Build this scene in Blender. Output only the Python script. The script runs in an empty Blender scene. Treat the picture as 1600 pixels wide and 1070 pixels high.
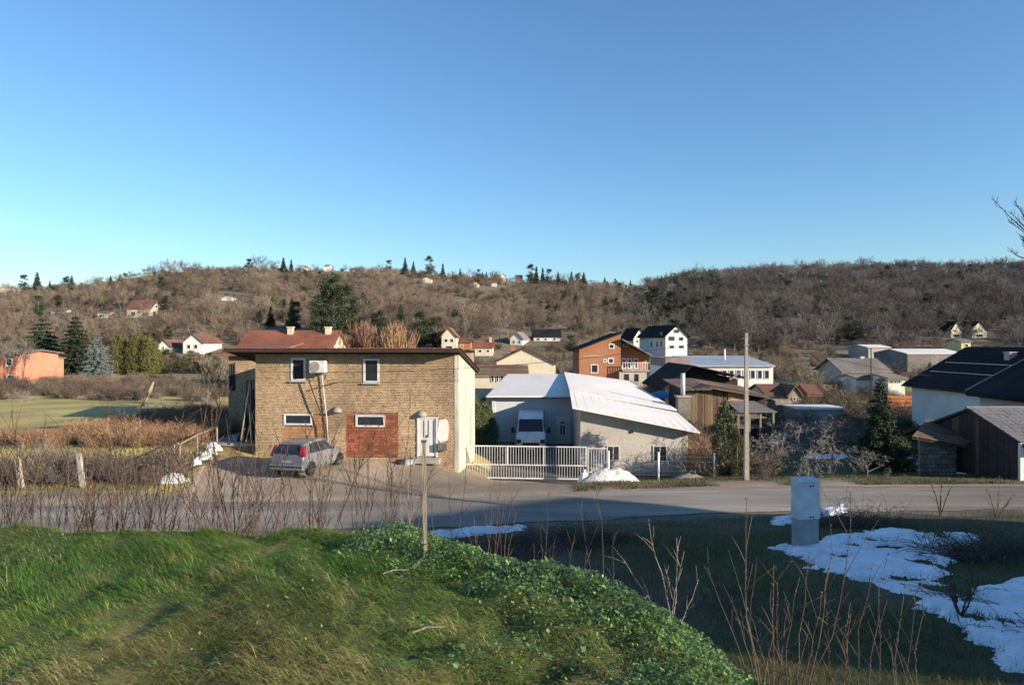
import bpy, math, random
import numpy as np
from mathutils import Vector, Matrix
C = bpy.context.scene.collection
SC = bpy.context.scene
R = math.radians
random.seed(7)
# ---------------------------------------------------------------- camera, sky, sun, exposure
F, CX, CY, CAMZ = 1100.0, 800.0, 535.0, 6.0
cd = bpy.data.cameras.new('camera'); cam = bpy.data.objects.new('camera', cd); C.objects.link(cam)
cam.location = (0, 0, CAMZ); cam.rotation_euler = (R(90), 0, 0)
cd.sensor_width = 36; cd.lens = 36 * F / 1600; cd.clip_start = 0.1; cd.clip_end = 6000
SC.camera = cam
SUNV = Vector((-1.8, 1.0, -0.58)).normalized()          # the way the sunlight travels
world = bpy.data.worlds.new('World'); SC.world = world; world.use_nodes = True
wn = world.node_tree; wn.nodes.clear()
sky = wn.nodes.new('ShaderNodeTexSky'); sky.sky_type = 'NISHITA'; sky.sun_disc = False
sky.sun_elevation = math.asin(-SUNV.z); sky.sun_rotation = math.atan2(-SUNV.x, -SUNV.y)
sky.altitude = 150; sky.air_density = 1.2; sky.dust_density = 0.0; sky.ozone_density = 5.5
bg = wn.nodes.new('ShaderNodeBackground'); bg.inputs[1].default_value = 0.11
wo = wn.nodes.new('ShaderNodeOutputWorld')
wb = wn.nodes.new('ShaderNodeMix'); wb.data_type = 'RGBA'; wb.blend_type = 'MULTIPLY'; wb.inputs[0].default_value = 1; wb.inputs[7].default_value = (.99, .985, .98, 1)   # white balance
wn.links.new(sky.outputs[0], wb.inputs[6]); wn.links.new(wb.outputs[2], bg.inputs[0]); wn.links.new(bg.outputs[0], wo.inputs[0])
sl = bpy.data.lights.new('sun', 'SUN'); sl.energy = 5.0; sl.angle = R(0.55); sl.color = (1.0, 0.86, 0.68)
so = bpy.data.objects.new('sun', sl); C.objects.link(so); so.rotation_euler = SUNV.to_track_quat('-Z', 'Y').to_euler()
so.location = (60, -40, 60)
SC.view_settings.view_transform = 'Standard'; SC.view_settings.look = 'None'
SC.view_settings.exposure = 0.93; SC.view_settings.gamma = 1.0; SC.view_settings.use_curve_mapping = False
SC.cycles.max_bounces = 6; SC.cycles.transparent_max_bounces = 8

# ---------------------------------------------------------------- mesh helpers
class MB:
    def __init__(s): s.v = []; s.f = []
    def quad(s, *p):
        n = len(s.v); s.v += [tuple(q) for q in p]; s.f.append(tuple(range(n, n + len(p)))); return s
    def hexa(s, b, t):                                   # bottom ring and top ring of n points
        n = len(s.v); k = len(b); s.v += [tuple(q) for q in b] + [tuple(q) for q in t]
        s.f.append(tuple(n + i for i in reversed(range(k)))); s.f.append(tuple(n + k + i for i in range(k)))
        for i in range(k):
            j = (i + 1) % k; s.f.append((n + i, n + j, n + k + j, n + k + i))
        return s
    def box(s, x0, x1, y0, y1, z0, z1):
        return s.hexa([(x0, y0, z0), (x1, y0, z0), (x1, y1, z0), (x0, y1, z0)], [(x0, y0, z1), (x1, y0, z1), (x1, y1, z1), (x0, y1, z1)])
    def prism_y(s, prof, y0, y1):                        # profile of (x, z), pushed along y
        return s.hexa([(x, y0, z) for x, z in prof], [(x, y1, z) for x, z in prof])
    def prism_x(s, prof, x0, x1):                        # profile of (y, z), pushed along x
        return s.hexa([(x0, y, z) for y, z in prof], [(x1, y, z) for y, z in prof])
    def tube(s, pts, rad, n=6, cap=True):
        pts = [Vector(p) for p in pts]
        if not isinstance(rad, (list, tuple)): rad = [rad] * len(pts)
        base = len(s.v)
        for i, p in enumerate(pts):
            d = (pts[min(i + 1, len(pts) - 1)] - pts[max(i - 1, 0)])
            d = d.normalized() if d.length > 1e-9 else Vector((0, 0, 1))
            a = d.cross(Vector((0, 0, 1)) if abs(d.z) < 0.9 else Vector((1, 0, 0))).normalized(); b = d.cross(a)
            for k in range(n):
                t = 2 * math.pi * k / n
                s.v.append(tuple(p + (a * math.cos(t) + b * math.sin(t)) * rad[i]))
        for i in range(len(pts) - 1):
            for k in range(n):
                k2 = (k + 1) % n; A = base + i * n; B = A + n
                s.f.append((A + k, A + k2, B + k2, B + k))
        if cap:
            s.f.append(tuple(base + k for k in reversed(range(n)))); e = base + (len(pts) - 1) * n
            s.f.append(tuple(e + k for k in range(n)))
        return s
    def mesh(s, name, smooth=False):
        me = bpy.data.meshes.new(name); me.from_pydata(s.v, [], s.f); me.update()
        if smooth: me.polygons.foreach_set('use_smooth', [True] * len(me.polygons))
        return me
def recalc(me):
    import bmesh
    b = bmesh.new(); b.from_mesh(me); bmesh.ops.recalc_face_normals(b, faces=b.faces); b.to_mesh(me); b.free(); return me
def obj(name, mb, mat, parent=None, smooth=False, loc=None, rot=None, kind=None, label=None):
    me = mb if isinstance(mb, bpy.types.Mesh) else recalc(mb.mesh(name, smooth))
    o = bpy.data.objects.new(name, me); C.objects.link(o)
    if mat is not None and len(me.materials) == 0: me.materials.append(mat)
    if parent is not None: o.parent = parent
    if loc is not None: o.location = loc
    if rot is not None: o.rotation_euler = rot
    if kind: o['kind'] = kind
    if label: o['label'] = label
    return o
def bevel(o, w=0.02, seg=2):
    m = o.modifiers.new('bevel', 'BEVEL'); m.width = w; m.segments = seg; m.limit_method = 'ANGLE'; return o
def thing(name, label, cat, loc=(0, 0, 0), rz=0.0, group=None):
    o = bpy.data.objects.new(name, None); C.objects.link(o); o.location = loc; o.rotation_euler = (0, 0, rz)
    o.empty_display_size = 0.3; o['label'] = label; o['category'] = cat
    if group: o['group'] = group
    return o
def tag(o, label, cat, group=None):
    o['label'] = label; o['category'] = cat
    if group: o['group'] = group
    return o
def fastmesh(name, v, f, col=None, k=3):
    v = np.asarray(v, np.float32); f = np.asarray(f, np.int32)
    me = bpy.data.meshes.new(name); me.vertices.add(len(v)); me.vertices.foreach_set('co', v.ravel())
    me.loops.add(f.size); me.loops.foreach_set('vertex_index', f.ravel())
    me.polygons.add(len(f)); me.polygons.foreach_set('loop_start', np.arange(len(f), dtype=np.int32) * k)
    me.polygons.foreach_set('loop_total', np.full(len(f), k, np.int32))
    if col is not None:
        a = me.color_attributes.new('Col', 'FLOAT_COLOR', 'POINT')
        a.data.foreach_set('color', np.concatenate([np.asarray(col, np.float32), np.ones((len(v), 1), np.float32)], 1).ravel())
    me.update(calc_edges=True); return me

# ---------------------------------------------------------------- materials
def mat(name, col, rough=0.8, var=0.25, scale=3.0, bump=0.0, bscale=None, metal=0.0, spec=0.3, col2=None, rnd=0.0, attr=None, coord='Object', stretch=None, trans=0.0, island=0.0, leafy=0.0, patch=False):
    m = bpy.data.materials.new(name); m.use_nodes = True; nt = m.node_tree; N = nt.nodes; L = nt.links
    bs = N['Principled BSDF']; bs.inputs['Roughness'].default_value = rough; bs.inputs['Metallic'].default_value = metal
    bs.inputs['Specular IOR Level'].default_value = spec
    if leafy:
        tl = N.new('ShaderNodeBsdfTranslucent'); ms = N.new('ShaderNodeMixShader'); ms.inputs[0].default_value = leafy; L.new(bs.outputs[0], ms.inputs[1]); L.new(tl.outputs[0], ms.inputs[2]); L.new(ms.outputs[0], N['Material Output'].inputs[0])
    if trans: bs.inputs['Transmission Weight'].default_value = trans
    tc = N.new('ShaderNodeTexCoord'); vec = tc.outputs[coord]
    if stretch:
        mp = N.new('ShaderNodeMapping'); mp.inputs['Scale'].default_value = stretch; L.new(vec, mp.inputs[0]); vec = mp.outputs[0]
    nz = N.new('ShaderNodeTexNoise'); nz.inputs['Scale'].default_value = scale; nz.inputs['Detail'].default_value = 8; nz.inputs['Roughness'].default_value = 0.65
    L.new(vec, nz.inputs['Vector'])
    if attr:
        at = N.new('ShaderNodeAttribute'); at.attribute_name = attr; base = at.outputs['Color']
    else:
        c2 = col2 or tuple(c * 0.62 for c in col)
        mx = N.new('ShaderNodeMix'); mx.data_type = 'RGBA'; mx.inputs[6].default_value = (*col, 1); mx.inputs[7].default_value = (*c2, 1)
        rp = N.new('ShaderNodeMapRange'); rp.inputs[1].default_value = 0.35; rp.inputs[2].default_value = 0.72
        L.new(nz.outputs[0], rp.inputs[0]); L.new(rp.outputs[0], mx.inputs[0]); base = mx.outputs[2]
    # brightness variation
    nz2 = N.new('ShaderNodeTexNoise'); nz2.inputs['Scale'].default_value = scale * 0.23; nz2.inputs['Detail'].default_value = 5
    L.new(vec, nz2.inputs['Vector'])
    val = N.new('ShaderNodeMapRange'); val.inputs[1].default_value = 0.3; val.inputs[2].default_value = 0.7
    val.inputs[3].default_value = 1 - var; val.inputs[4].default_value = 1 + var * 0.6; L.new(nz2.outputs[0], val.inputs[0]); fac = val.outputs[0]
    def times(a, src, lo, hi):
        r = N.new('ShaderNodeMapRange'); r.inputs[3].default_value = lo; r.inputs[4].default_value = hi; L.new(src, r.inputs[0])
        x = N.new('ShaderNodeMath'); x.operation = 'MULTIPLY'; L.new(a, x.inputs[0]); L.new(r.outputs[0], x.inputs[1]); return x.outputs[0]
    if rnd:
        oi = N.new('ShaderNodeObjectInfo'); fac = times(fac, oi.outputs['Random'], 1 - rnd, 1 + rnd)
    if patch:
        gp = N.new('ShaderNodeNewGeometry'); pn = N.new('ShaderNodeTexNoise'); pn.inputs['Scale'].default_value = .022; pn.inputs['Detail'].default_value = 4
        L.new(gp.outputs['Position'], pn.inputs['Vector']); fac = times(fac, pn.outputs[0], -.25, 2.25)
    if island:
        ge = N.new('ShaderNodeNewGeometry'); fac = times(fac, ge.outputs['Random Per Island'], 1 - island, 1 + island)
    hv = N.new('ShaderNodeHueSaturation'); L.new(fac, hv.inputs['Value']); L.new(base, hv.inputs['Color'])
    if rnd:
        oi2 = N.new('ShaderNodeObjectInfo'); r = N.new('ShaderNodeMapRange'); r.inputs[3].default_value = 0.48; r.inputs[4].default_value = 0.52
        L.new(oi2.outputs['Random'], r.inputs[0]); L.new(r.outputs[0], hv.inputs['Hue'])
    L.new(hv.outputs[0], bs.inputs['Base Color'])
    if leafy: L.new(hv.outputs[0], tl.inputs[0])
    if bump:
        bz = N.new('ShaderNodeTexNoise'); bz.inputs['Scale'].default_value = bscale or scale * 4; bz.inputs['Detail'].default_value = 7
        L.new(vec, bz.inputs['Vector']); bp = N.new('ShaderNodeBump'); bp.inputs['Strength'].default_value = bump; bp.inputs['Distance'].default_value = 0.05
        L.new(bz.outputs[0], bp.inputs['Height']); L.new(bp.outputs[0], bs.inputs['Normal'])
    return m
M = {}
M['ground'] = mat('ground', (1, 1, 1), 0.95, 0.3, 1.1, 0.35, 9, attr='Col')
M['asphalt'] = mat('asphalt', (.33, .295, .25), 0.9, 0.42, 1.5, 0.5, 60, col2=(.22, .195, .165), spec=0.2, stretch=(.22, 1.6, 1))
M['gravel'] = mat('gravel', (.27, .22, .165), 0.95, 0.35, 1.6, 0.9, 30, col2=(.17, .14, .10))
M['grass'] = mat('grass', (1, 1, 1), 0.6, 0.2, 2, attr='Col', spec=0.25, leafy=.5)
M['brick'] = mat('tan_brick', (.56, .40, .245), 0.9, 0.34, 1.2, 0.5, 30, col2=(.42, .295, .18), island=0.2)
M['mortar'] = mat('mortar', (.33, .25, .165), 0.95, 0.3, 3, 0.8, 30)
M['redbrick'] = mat('red_block', (.32, .11, .06), 0.9, 0.2, 3, 0.5, 30, col2=(.23, .075, .042), island=0.35)
M['orangebrick'] = mat('orange_block', (.50, .27, .13), 0.9, 0.2, 3, 0.5, 30, col2=(.4, .2, .1), island=0.2)
M['plaster_y'] = mat('yellowed_plaster', (.62, .60, .49), 0.9, 0.35, 2.2, 0.5, 12, col2=(.40, .35, .24), stretch=(4, 4, .6))
M['white'] = mat('white_paint', (.74, .73, .70), 0.5, 0.1, 2, 0.1)
M['whitewall'] = mat('white_wall', (.70, .68, .63), 0.9, 0.15, .8, 0.3, 8, col2=(.6, .57, .5))
M['cream'] = mat('cream_wall', (.62, .55, .42), 0.9, 0.15, .8, 0.3, 8, col2=(.5, .44, .33))
M['greywall'] = mat('grey_render', (.44, .415, .375), 0.95, 0.16, 1.0, 0.4, 9, col2=(.36, .32, .26))
M['palewall'] = mat('pale_panel', (.52, .53, .53), 0.6, 0.08, 1.0, 0.1, col2=(.48, .49, .5))
M['metalroof'] = mat('white_metal_roof', (.76, .72, .66), 0.7, 0.08, .7, 0.1, col2=(.69, .65, .60), stretch=(1, .35, 1))
M['dark'] = mat('dark_void', (.03, .03, .032), 0.8, 0.3)
M['glass'] = mat('window_glass', (.035, .04, .05), 0.08, 0.2, 1, spec=0.6)
M['roofdark'] = mat('dark_roof', (.022, .022, .026), 0.8, 0.35, 1.2, 0.5, 10, col2=(.032, .028, .026), spec=0.04)
M['tile_red'] = mat('red_tile', (.30, .11, .065), 0.85, 0.35, 1.4, 0.8, 8, col2=(.19, .075, .05))
M['tile_old'] = mat('old_brown_tile', (.13, .085, .065), 0.9, 0.35, 1.4, 0.6, 10, col2=(.20, .13, .09), island=0.3)
M['tile_grey'] = mat('pale_grey_tile', (.18, .18, .185), 0.85, 0.3, 1.4, 0.6, 10, col2=(.11, .11, .115), island=0.4)
M['roofbrown'] = mat('brown_roof', (.20, .10, .07), 0.85, 0.3, 1.2, 0.5, 8)
M['roofgrey'] = mat('grey_roof', (.22, .20, .18), 0.85, 0.3, 1.2, 0.5, 8)
M['wood'] = mat('weathered_wood', (.20, .14, .09), 0.9, 0.35, 3, 0.6, 20, col2=(.12, .085, .06), rnd=0.35, stretch=(1, 1, .15))
M['greywood'] = mat('grey_wood', (.30, .25, .19), 0.9, 0.3, 4, 0.5, 20, col2=(.2, .165, .13), stretch=(3, 3, .3))
M['darkwood'] = mat('dark_wood', (.06, .045, .04), 0.9, 0.3, 3, 0.4)
M['stonewall'] = mat('rough_stone', (.21, .19, .165), 0.95, 0.4, 2.5, 1.0, 8, col2=(.12, .11, .10), rnd=0.3)
M['concrete'] = mat('concrete', (.40, .37, .32), 0.9, 0.2, 2, 0.4, 14)
M['polestone'] = mat('pole_concrete', (.36, .33, .27), 0.9, 0.2, 2, 0.3, 14)
M['snow'] = mat('old_snow', (.88, .90, .93), 0.65, 0.08, 2.5, 0.5, 14, col2=(.60, .60, .60))
M['snowdirty'] = mat('dirty_snow', (.74, .74, .74), 0.7, 0.2, 3.5, 0.7, 10, col2=(.36, .32, .27))
M['bark'] = mat('bark', (.24, .205, .165), 0.95, 0.3, 4, 0.4, 18, rnd=0.5)
M['twig'] = mat('brown_twig', (.195, .15, .112), 0.95, 0.15, 2, rnd=0.42, island=0.45, patch=True)
M['twiggrey'] = mat('grey_twig', (.15, .13, .117), 0.95, 0.15, 2, rnd=0.4, island=0.45, patch=True)  # grey brush; on the right hill its darker tone stands in for grazing sun
M['twigred'] = mat('reddish_twig', (.34, .20, .12), 0.9, 0.15, 2, rnd=0.25, island=0.35)
M['stem'] = mat('foreground_stem', (.095, .07, .055), 0.75, 0.3, 14, col2=(.09, .065, .055), rnd=0.2)
M['stemred'] = mat('reddish_stem', (.14, .08, .055), 0.7, 0.3, 14, rnd=0.2)
M['needle'] = mat('dark_needle', (.045, .065, .035), 0.75, 0.3, 1, rnd=0.3, island=0.4)
M['needleblue'] = mat('blue_needle', (.17, .22, .21), 0.75, 0.25, 1, rnd=0.1, island=0.35)
M['thuja'] = mat('thuja_leaf', (.15, .15, .045), 0.75, 0.3, 1, rnd=0.2, island=0.4)
M['evergreen'] = mat('olive_leaf', (.10, .115, .045), 0.75, 0.3, 1, rnd=0.3, island=0.4)
M['twigpale'] = mat('pale_twig', (.31, .28, .25), 0.95, 0.15, 2, rnd=0.2, island=0.35)
M['silver'] = mat('silver_paint', (.37, .385, .41), 0.28, 0.04, 2, metal=0.55, spec=0.5)
M['vanpaint'] = mat('van_white', (.82, .82, .81), 0.35, 0.05, 2, spec=0.5)
M['black'] = mat('black_rubber', (.022, .022, .024), 0.7, 0.1)
M['redlight'] = mat('red_lens', (.24, .015, .02), 0.2, 0.1, spec=0.6)
M['chrome'] = mat('grey_metal', (.5, .5, .5), 0.35, 0.1, metal=0.8)
M['cabinet'] = mat('cabinet_plastic', (.72, .72, .71), 0.55, 0.08, 2, 0.05)
M['cabinetbase'] = mat('cabinet_plinth', (.36, .37, .36), 0.8, 0.2, 3, 0.2)
M['salmon'] = mat('salmon_wall', (.56, .24, .15), 0.9, 0.12, .8, 0.2)
M['housebrick'] = mat('house_brick', (.36, .17, .10), 0.9, 0.18, .9, 0.6, 12, col2=(.33, .13, .07))
M['pinkwall'] = mat('pink_panel', (.30, .215, .205), 0.8, 0.1, .8)
M['bluepanel'] = mat('blue_grey_metal', (.36, .40, .44), 0.5, 0.15, .7, col2=(.30, .33, .38))
M['orangeboard'] = mat('orange_board', (.45, .17, .055), 0.8, 0.2, 1)
M['yellow'] = mat('yellow_wall', (.66, .56, .26), 0.9, 0.1, .8)
M['bluetarp'] = mat('blue_tarp', (.10, .24, .42), 0.5, 0.3, 1.5, 0.5, 5)

# ---------------------------------------------------------------- terrain
def lerp(x, xs, ys): return np.interp(x, xs, ys)
def sm(t): t = np.clip(t, 0, 1); return t * t * (3 - 2 * t)
def _h(i, j, s): 
    n = np.sin(i * 127.1 + j * 311.7 + s * 74.7) * 43758.5453
    return n - np.floor(n)
def vnoise(x, y, s=0):
    xi = np.floor(x); yi = np.floor(y); fx = sm(x - xi); fy = sm(y - yi)
    a = _h(xi, yi, s); b = _h(xi + 1, yi, s); c = _h(xi, yi + 1, s); d = _h(xi + 1, yi + 1, s)
    return (a * (1 - fx) + b * fx) * (1 - fy) + (c * (1 - fx) + d * fx) * fy - 0.5
def fbm(x, y, s=0, o=3):
    return sum(vnoise(x * 2 ** k, y * 2 ** k, s + k) / 2 ** k for k in range(o))
RCX = [-300, -40, -19, -3, 8.5, 21, 60, 300]; RCY = [15, 22.6, 24.1, 25.0, 27.2, 27.6, 26.5, 10]
HW = 2.08
def roadc(x):
    return (lerp(x - 1.5, RCX, RCY) + lerp(x + 1.5, RCX, RCY) + lerp(x, RCX, RCY)) / 3
EDGE = np.array([(-60, 7.6), (-9, 7.45), (-3.2, 7.35), (-1.3, 7.2), (-.6, 6.6), (.2, 6.1), (.70, 5.55), (.95, 5.0), (1.03, 4.4), (1.06, 3.0), (1.12, 0), (1.2, -8), (1.25, -60)], float)
def edge_dist(x, y):
    d = np.full(np.shape(x), 1e9)
    for i in range(len(EDGE) - 1):
        a = EDGE[i]; b = EDGE[i + 1]; ab = b - a
        t = np.clip(((x - a[0]) * ab[0] + (y - a[1]) * ab[1]) / (ab @ ab), 0, 1)
        d = np.minimum(d, np.hypot(x - a[0] - t * ab[0], y - a[1] - t * ab[1]))
    ye = np.interp(x, EDGE[:10, 0], EDGE[:10, 1]); ins = (y < ye) & (x < 1.06)
    ins |= (x < np.interp(-y, -EDGE[9:, 1], EDGE[9:, 0])) & (y <= 3.0)
    return np.where(ins, -d, d)
SKX = [0, 60, 130, 230, 300, 400, 500, 600, 700, 800, 900, 980, 1020, 1080, 1160, 1250, 1400, 1500, 1600]
SKY = [449, 447, 443, 425, 418, 415, 416, 418, 424, 431, 438, 444, 441, 426, 418, 413, 410, 409, 410]
RDX = [0, 300, 500, 900, 1000, 1060, 1150, 1600]; RDD = [400, 400, 430, 480, 540, 500, 460, 420]
S0X = [0, 500, 900, 1100, 1600]; S0D = [150, 165, 150, 190, 190]
def gz(x, y):
    x = np.asarray(x, float); y = np.asarray(y, float)
    d = y - roadc(x)
    # near side of the road
    s = np.maximum(-(d + HW + .3), 0)
    near = .138 * np.minimum(s, 17) + .03 * np.maximum(s - 17, 0) + .12 * fbm(x * .5, y * .5, 3) * np.minimum(s, 1)
    near -= .35 * np.exp(-((s - 1.6) / 1.0) ** 2) * sm((3 - x) / 4)
    ed = edge_dist(x, y)
    top = 4.0 - 1.0 * (np.sqrt(np.maximum(ed, 0) ** 2 + .3 ** 2) - .3) + .10 * fbm(x * 1.1, y * 1.1, 5) + .08 * fbm(x * 3.5, y * 3.5, 9, 2)
    near = np.maximum(near, top)
    # far side
    A = lerp(x, [-80, -16, -12, -7, -3.5, -1, 3, 10, 20, 40, 80], [.9, .9, .4, .45, .1, -1.0, -1.2, -1.15, -1.0, -.9, -.8])
    step = lerp(x, [-14.9, -14.2], [1.0, 0.0])
    fz = step * (.1 + (A - .1) * sm((y - 33.3) / .7)) + (1 - step) * A * sm((y - roadc(x) - HW - .6) / 8.0)
    fz = fz * (1 - .6 * sm((y - 70) / 60)) + .07 * fbm(x * .3, y * .3, 11) * sm((d - 3) / 4)
    px = CX + F * x / np.maximum(y, 1.0)
    yr = lerp(px, RDX, RDD); y0 = lerp(px, S0X, S0D)
    ang = (CY - lerp(px, SKX, SKY)) / F
    zr = CAMZ + ang * yr - lerp(px, [980, 1080], [2.6, 6.0])
    t = (y - y0) / (yr - y0)
    hill = zr * np.where(t < 1, np.maximum(t, 0) ** 1.25, 1 - .15 * np.minimum(t - 1, 3)) + 1.8 * fbm(x * .02, y * .02, 21) * sm(t * 4)
    far = fz + np.where(t > 0, hill, 0) * sm((y - 60) / 60)
    z = np.where(d < 0, near, far)
    onroad = sm((HW + .55 - np.abs(d)) / .35)
    return z * (1 - onroad) - .05 * onroad
def gzf(x, y): return float(gz(np.array([x]), np.array([y]))[0])
def at(px, py, Y): return Vector(((px - CX) / F * Y, Y, CAMZ - (py - CY) / F * Y))
def hit(px, py, y0=3.0, y1=900.0):
    ys = np.concatenate([np.arange(y0, 80, .05), np.arange(80, y1, .5)]); ys = ys[ys >= y0]
    x = (px - CX) / F * ys; z = CAMZ - (py - CY) / F * ys; g = gz(x, ys)
    k = np.argmax(z <= g)
    if z[k] > g[k]: k = len(ys) - 1
    return Vector((x[k], ys[k], g[k]))
def inpoly(x, y, poly):
    ins = np.zeros(np.shape(x), bool); n = len(poly)
    for i in range(n):
        x1, y1 = poly[i]; x2, y2 = poly[(i + 1) % n]
        c = ((y1 > y) != (y2 > y)) & (x < (x2 - x1) * (y - y1) / ((y2 - y1) + 1e-12) + x1); ins ^= c
    return ins
def polydist(x, y, poly):
    d = np.full(np.shape(x), 1e9); n = len(poly)
    for i in range(n):
        a = np.array(poly[i], float); b = np.array(poly[(i + 1) % n], float); ab = b - a
        t = np.clip(((x - a[0]) * ab[0] + (y - a[1]) * ab[1]) / (ab @ ab + 1e-9), 0, 1)
        d = np.minimum(d, np.hypot(x - a[0] - t * ab[0], y - a[1] - t * ab[1]))
    return np.where(inpoly(x, y, poly), d, -d)
def axis(segs):
    out = []
    for a, b, st in segs: out += list(np.arange(a, b, st))
    return np.array(out + [segs[-1][1]])
def geo(a, b, n): return list(np.geomspace(a, b, n))
xs = np.array([-x for x in reversed(geo(30, 1600, 70))] + list(np.arange(-29.4, -8, .45)) + list(np.arange(-8, 8, .16)) + list(np.arange(8, 30, .45)) + geo(30, 1600, 70))
ysg = np.array([-x for x in reversed(geo(10, 400, 25))] + list(np.arange(-9, 2, .8)) + list(np.arange(2, 12, .14)) + list(np.arange(12, 45, .3)) + geo(45, 2200, 120))
GX, GY = np.meshgrid(xs, ysg); GZ = gz(GX, GY)
yard_poly = [tuple(hit(px, py)[:2]) for px, py in [(262, 783), (300, 742), (330, 722), (400, 714), (660, 722), (720, 748), (915, 750), (1010, 768), (1010, 775), (262, 800)]]
orange_poly = [(-26.5, 34), (-13.6, 34.1), (-13.6, 54), (-21, 54), (-27, 44)]
def ground_colour(x, y):
    d = y - roadc(x); n = fbm(x * .45, y * .45, 31); n2 = fbm(x * 1.7, y * 1.7, 33); n3 = fbm(x * .05, y * .05, 35)
    col = np.zeros(x.shape + (3,))
    def put(mask, c):
        m = np.clip(mask, 0, 1)[..., None]; col[:] = col * (1 - m) + np.array(c) * m
    put(np.ones_like(x), (.062, .062, .018))                                    # near slope, short dull grass
    put(sm(n * 2.2 + .1) * .7, (.085, .072, .04))
    ed = edge_dist(x, y)
    put(sm((.6 - ed) / .5), (.065, .085, .026)); put(sm((.6 - ed) / .5) * sm(n2 * 3 - .1), (.15, .13, .05))
    put(sm((ed - .6) / 1.0) * sm((x * -1 + 4 + 3 * n) / 3) * (d < 0), (.12, .09, .06))       # dark earth left of the slope
    put(sm((d + HW + 1.6) / .8 + n) * (d < 0), (.17, .14, .10))                 # verge
    far = (d > 0)
    put(far * 1.0, (.48, .375, .13))
    put(far * sm(n3 * 2.5 + .3) * .5, (.38, .33, .11))
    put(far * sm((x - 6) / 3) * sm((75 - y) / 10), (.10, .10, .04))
    put(far * sm(n * 3 - .2) * .4, (.22, .175, .10))
    put(far * sm((y - 105 + n3 * 30) / 25), (.20, .16, .10))                     # scrub
    put(far * sm((y - 120 + n3 * 60) / 25) * sm(n3 * 4), (.17, .165, .075))
    put(far * sm((y - 190) / 40), (.19, .15, .10))
    put(far * sm((2.2 - (d - HW)) / 1.2 + n), (.27, .215, .15))
    yd = polydist(x, y, yard_poly); put(far * sm((yd + n * .8) / .7 + .3), (.36, .285, .205))
    od = polydist(x, y, orange_poly); put(far * sm((od + n) / 1.2 + .3), (.20, .11, .05))
    put(far * sm((x + 6) / 2) * sm((5.5 - x) / 2) * sm((37.5 - y) / 1.5), (.25, .20, .145))
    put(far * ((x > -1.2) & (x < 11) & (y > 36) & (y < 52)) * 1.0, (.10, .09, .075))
    col *= (1 + .25 * n2[..., None])
    return col
nx, ny = len(xs), len(ysg)
idx = np.arange(nx * ny).reshape(ny, nx)
quads = np.stack([idx[:-1, :-1], idx[:-1, 1:], idx[1:, 1:], idx[1:, :-1]], -1).reshape(-1, 4)
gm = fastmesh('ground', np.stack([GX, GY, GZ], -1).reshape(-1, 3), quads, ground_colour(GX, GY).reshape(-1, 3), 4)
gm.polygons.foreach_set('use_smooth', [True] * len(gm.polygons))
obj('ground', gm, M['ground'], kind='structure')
# the road, a sheet over the ground, with ragged edges
rxs = np.arange(-90, 110, .4); v = []; f = []
for i, x in enumerate(rxs):
    c = float(roadc(x)); e0 = HW + .35 * float(fbm(np.array([x * .7]), np.array([1.]), 41)[0]); e1 = HW + .35 * float(fbm(np.array([x * .7]), np.array([9.]), 42)[0])
    for k, t in enumerate((-e0, -e0 * .5, 0, e1 * .5, e1)):
        z = .012 + .03 * (1 - (t / HW) ** 2); v.append((x, c + t, z if abs(t) < e0 * .9 else -.03))
for i in range(len(rxs) - 1):
    for k in range(4):
        a = i * 5 + k; f.append((a, a + 5, a + 6, a + 1))
rm = fastmesh('road', v, f, None, 4); obj('road', rm, M['asphalt'], kind='structure')
# asphalt apron in front of the brick building: a thin drive with its own edge
# ================================================================ buildings
def window_part(parent, x0, x1, z0, z1, y=0.0, fw=.07, depth=.06, framemat='white', glass='glass', sill=False, mullion=0, face='f', label=None):
    """a window on the face y (front, looking to -y); face 'r'/'l' put it on the face x = y, looking to +x / -x"""
    def T(mb):
        if face == 'f': return mb
        sgn = 1 if face == 'r' else -1
        mb.v = [(y + sgn * (y - q[1]), q[0], q[2]) for q in mb.v]; return mb
    fr = MB(); fr.box(x0, x1, y - depth, y + .02, z0, z0 + fw).box(x0, x1, y - depth, y + .02, z1 - fw, z1)
    fr.box(x0, x0 + fw, y - depth, y + .02, z0 + fw, z1 - fw).box(x1 - fw, x1, y - depth, y + .02, z0 + fw, z1 - fw)
    for k in range(mullion):
        xc = x0 + (x1 - x0) * (k + 1) / (mullion + 1); fr.box(xc - fw * .4, xc + fw * .4, y - depth * .9, y + .02, z0 + fw, z1 - fw)
    w = obj('window', T(fr), M[framemat], parent, label=label)
    obj('pane', T(MB().box(x0 + fw, x1 - fw, y - depth * .35, y + .03, z0 + fw, z1 - fw)), M[glass], w)
    if sill: obj('sill', T(MB().box(x0 - .06, x1 + .06, y - depth - .08, y, z0 - .06, z0 - .002)), M['concrete'], w)
    return w
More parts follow.
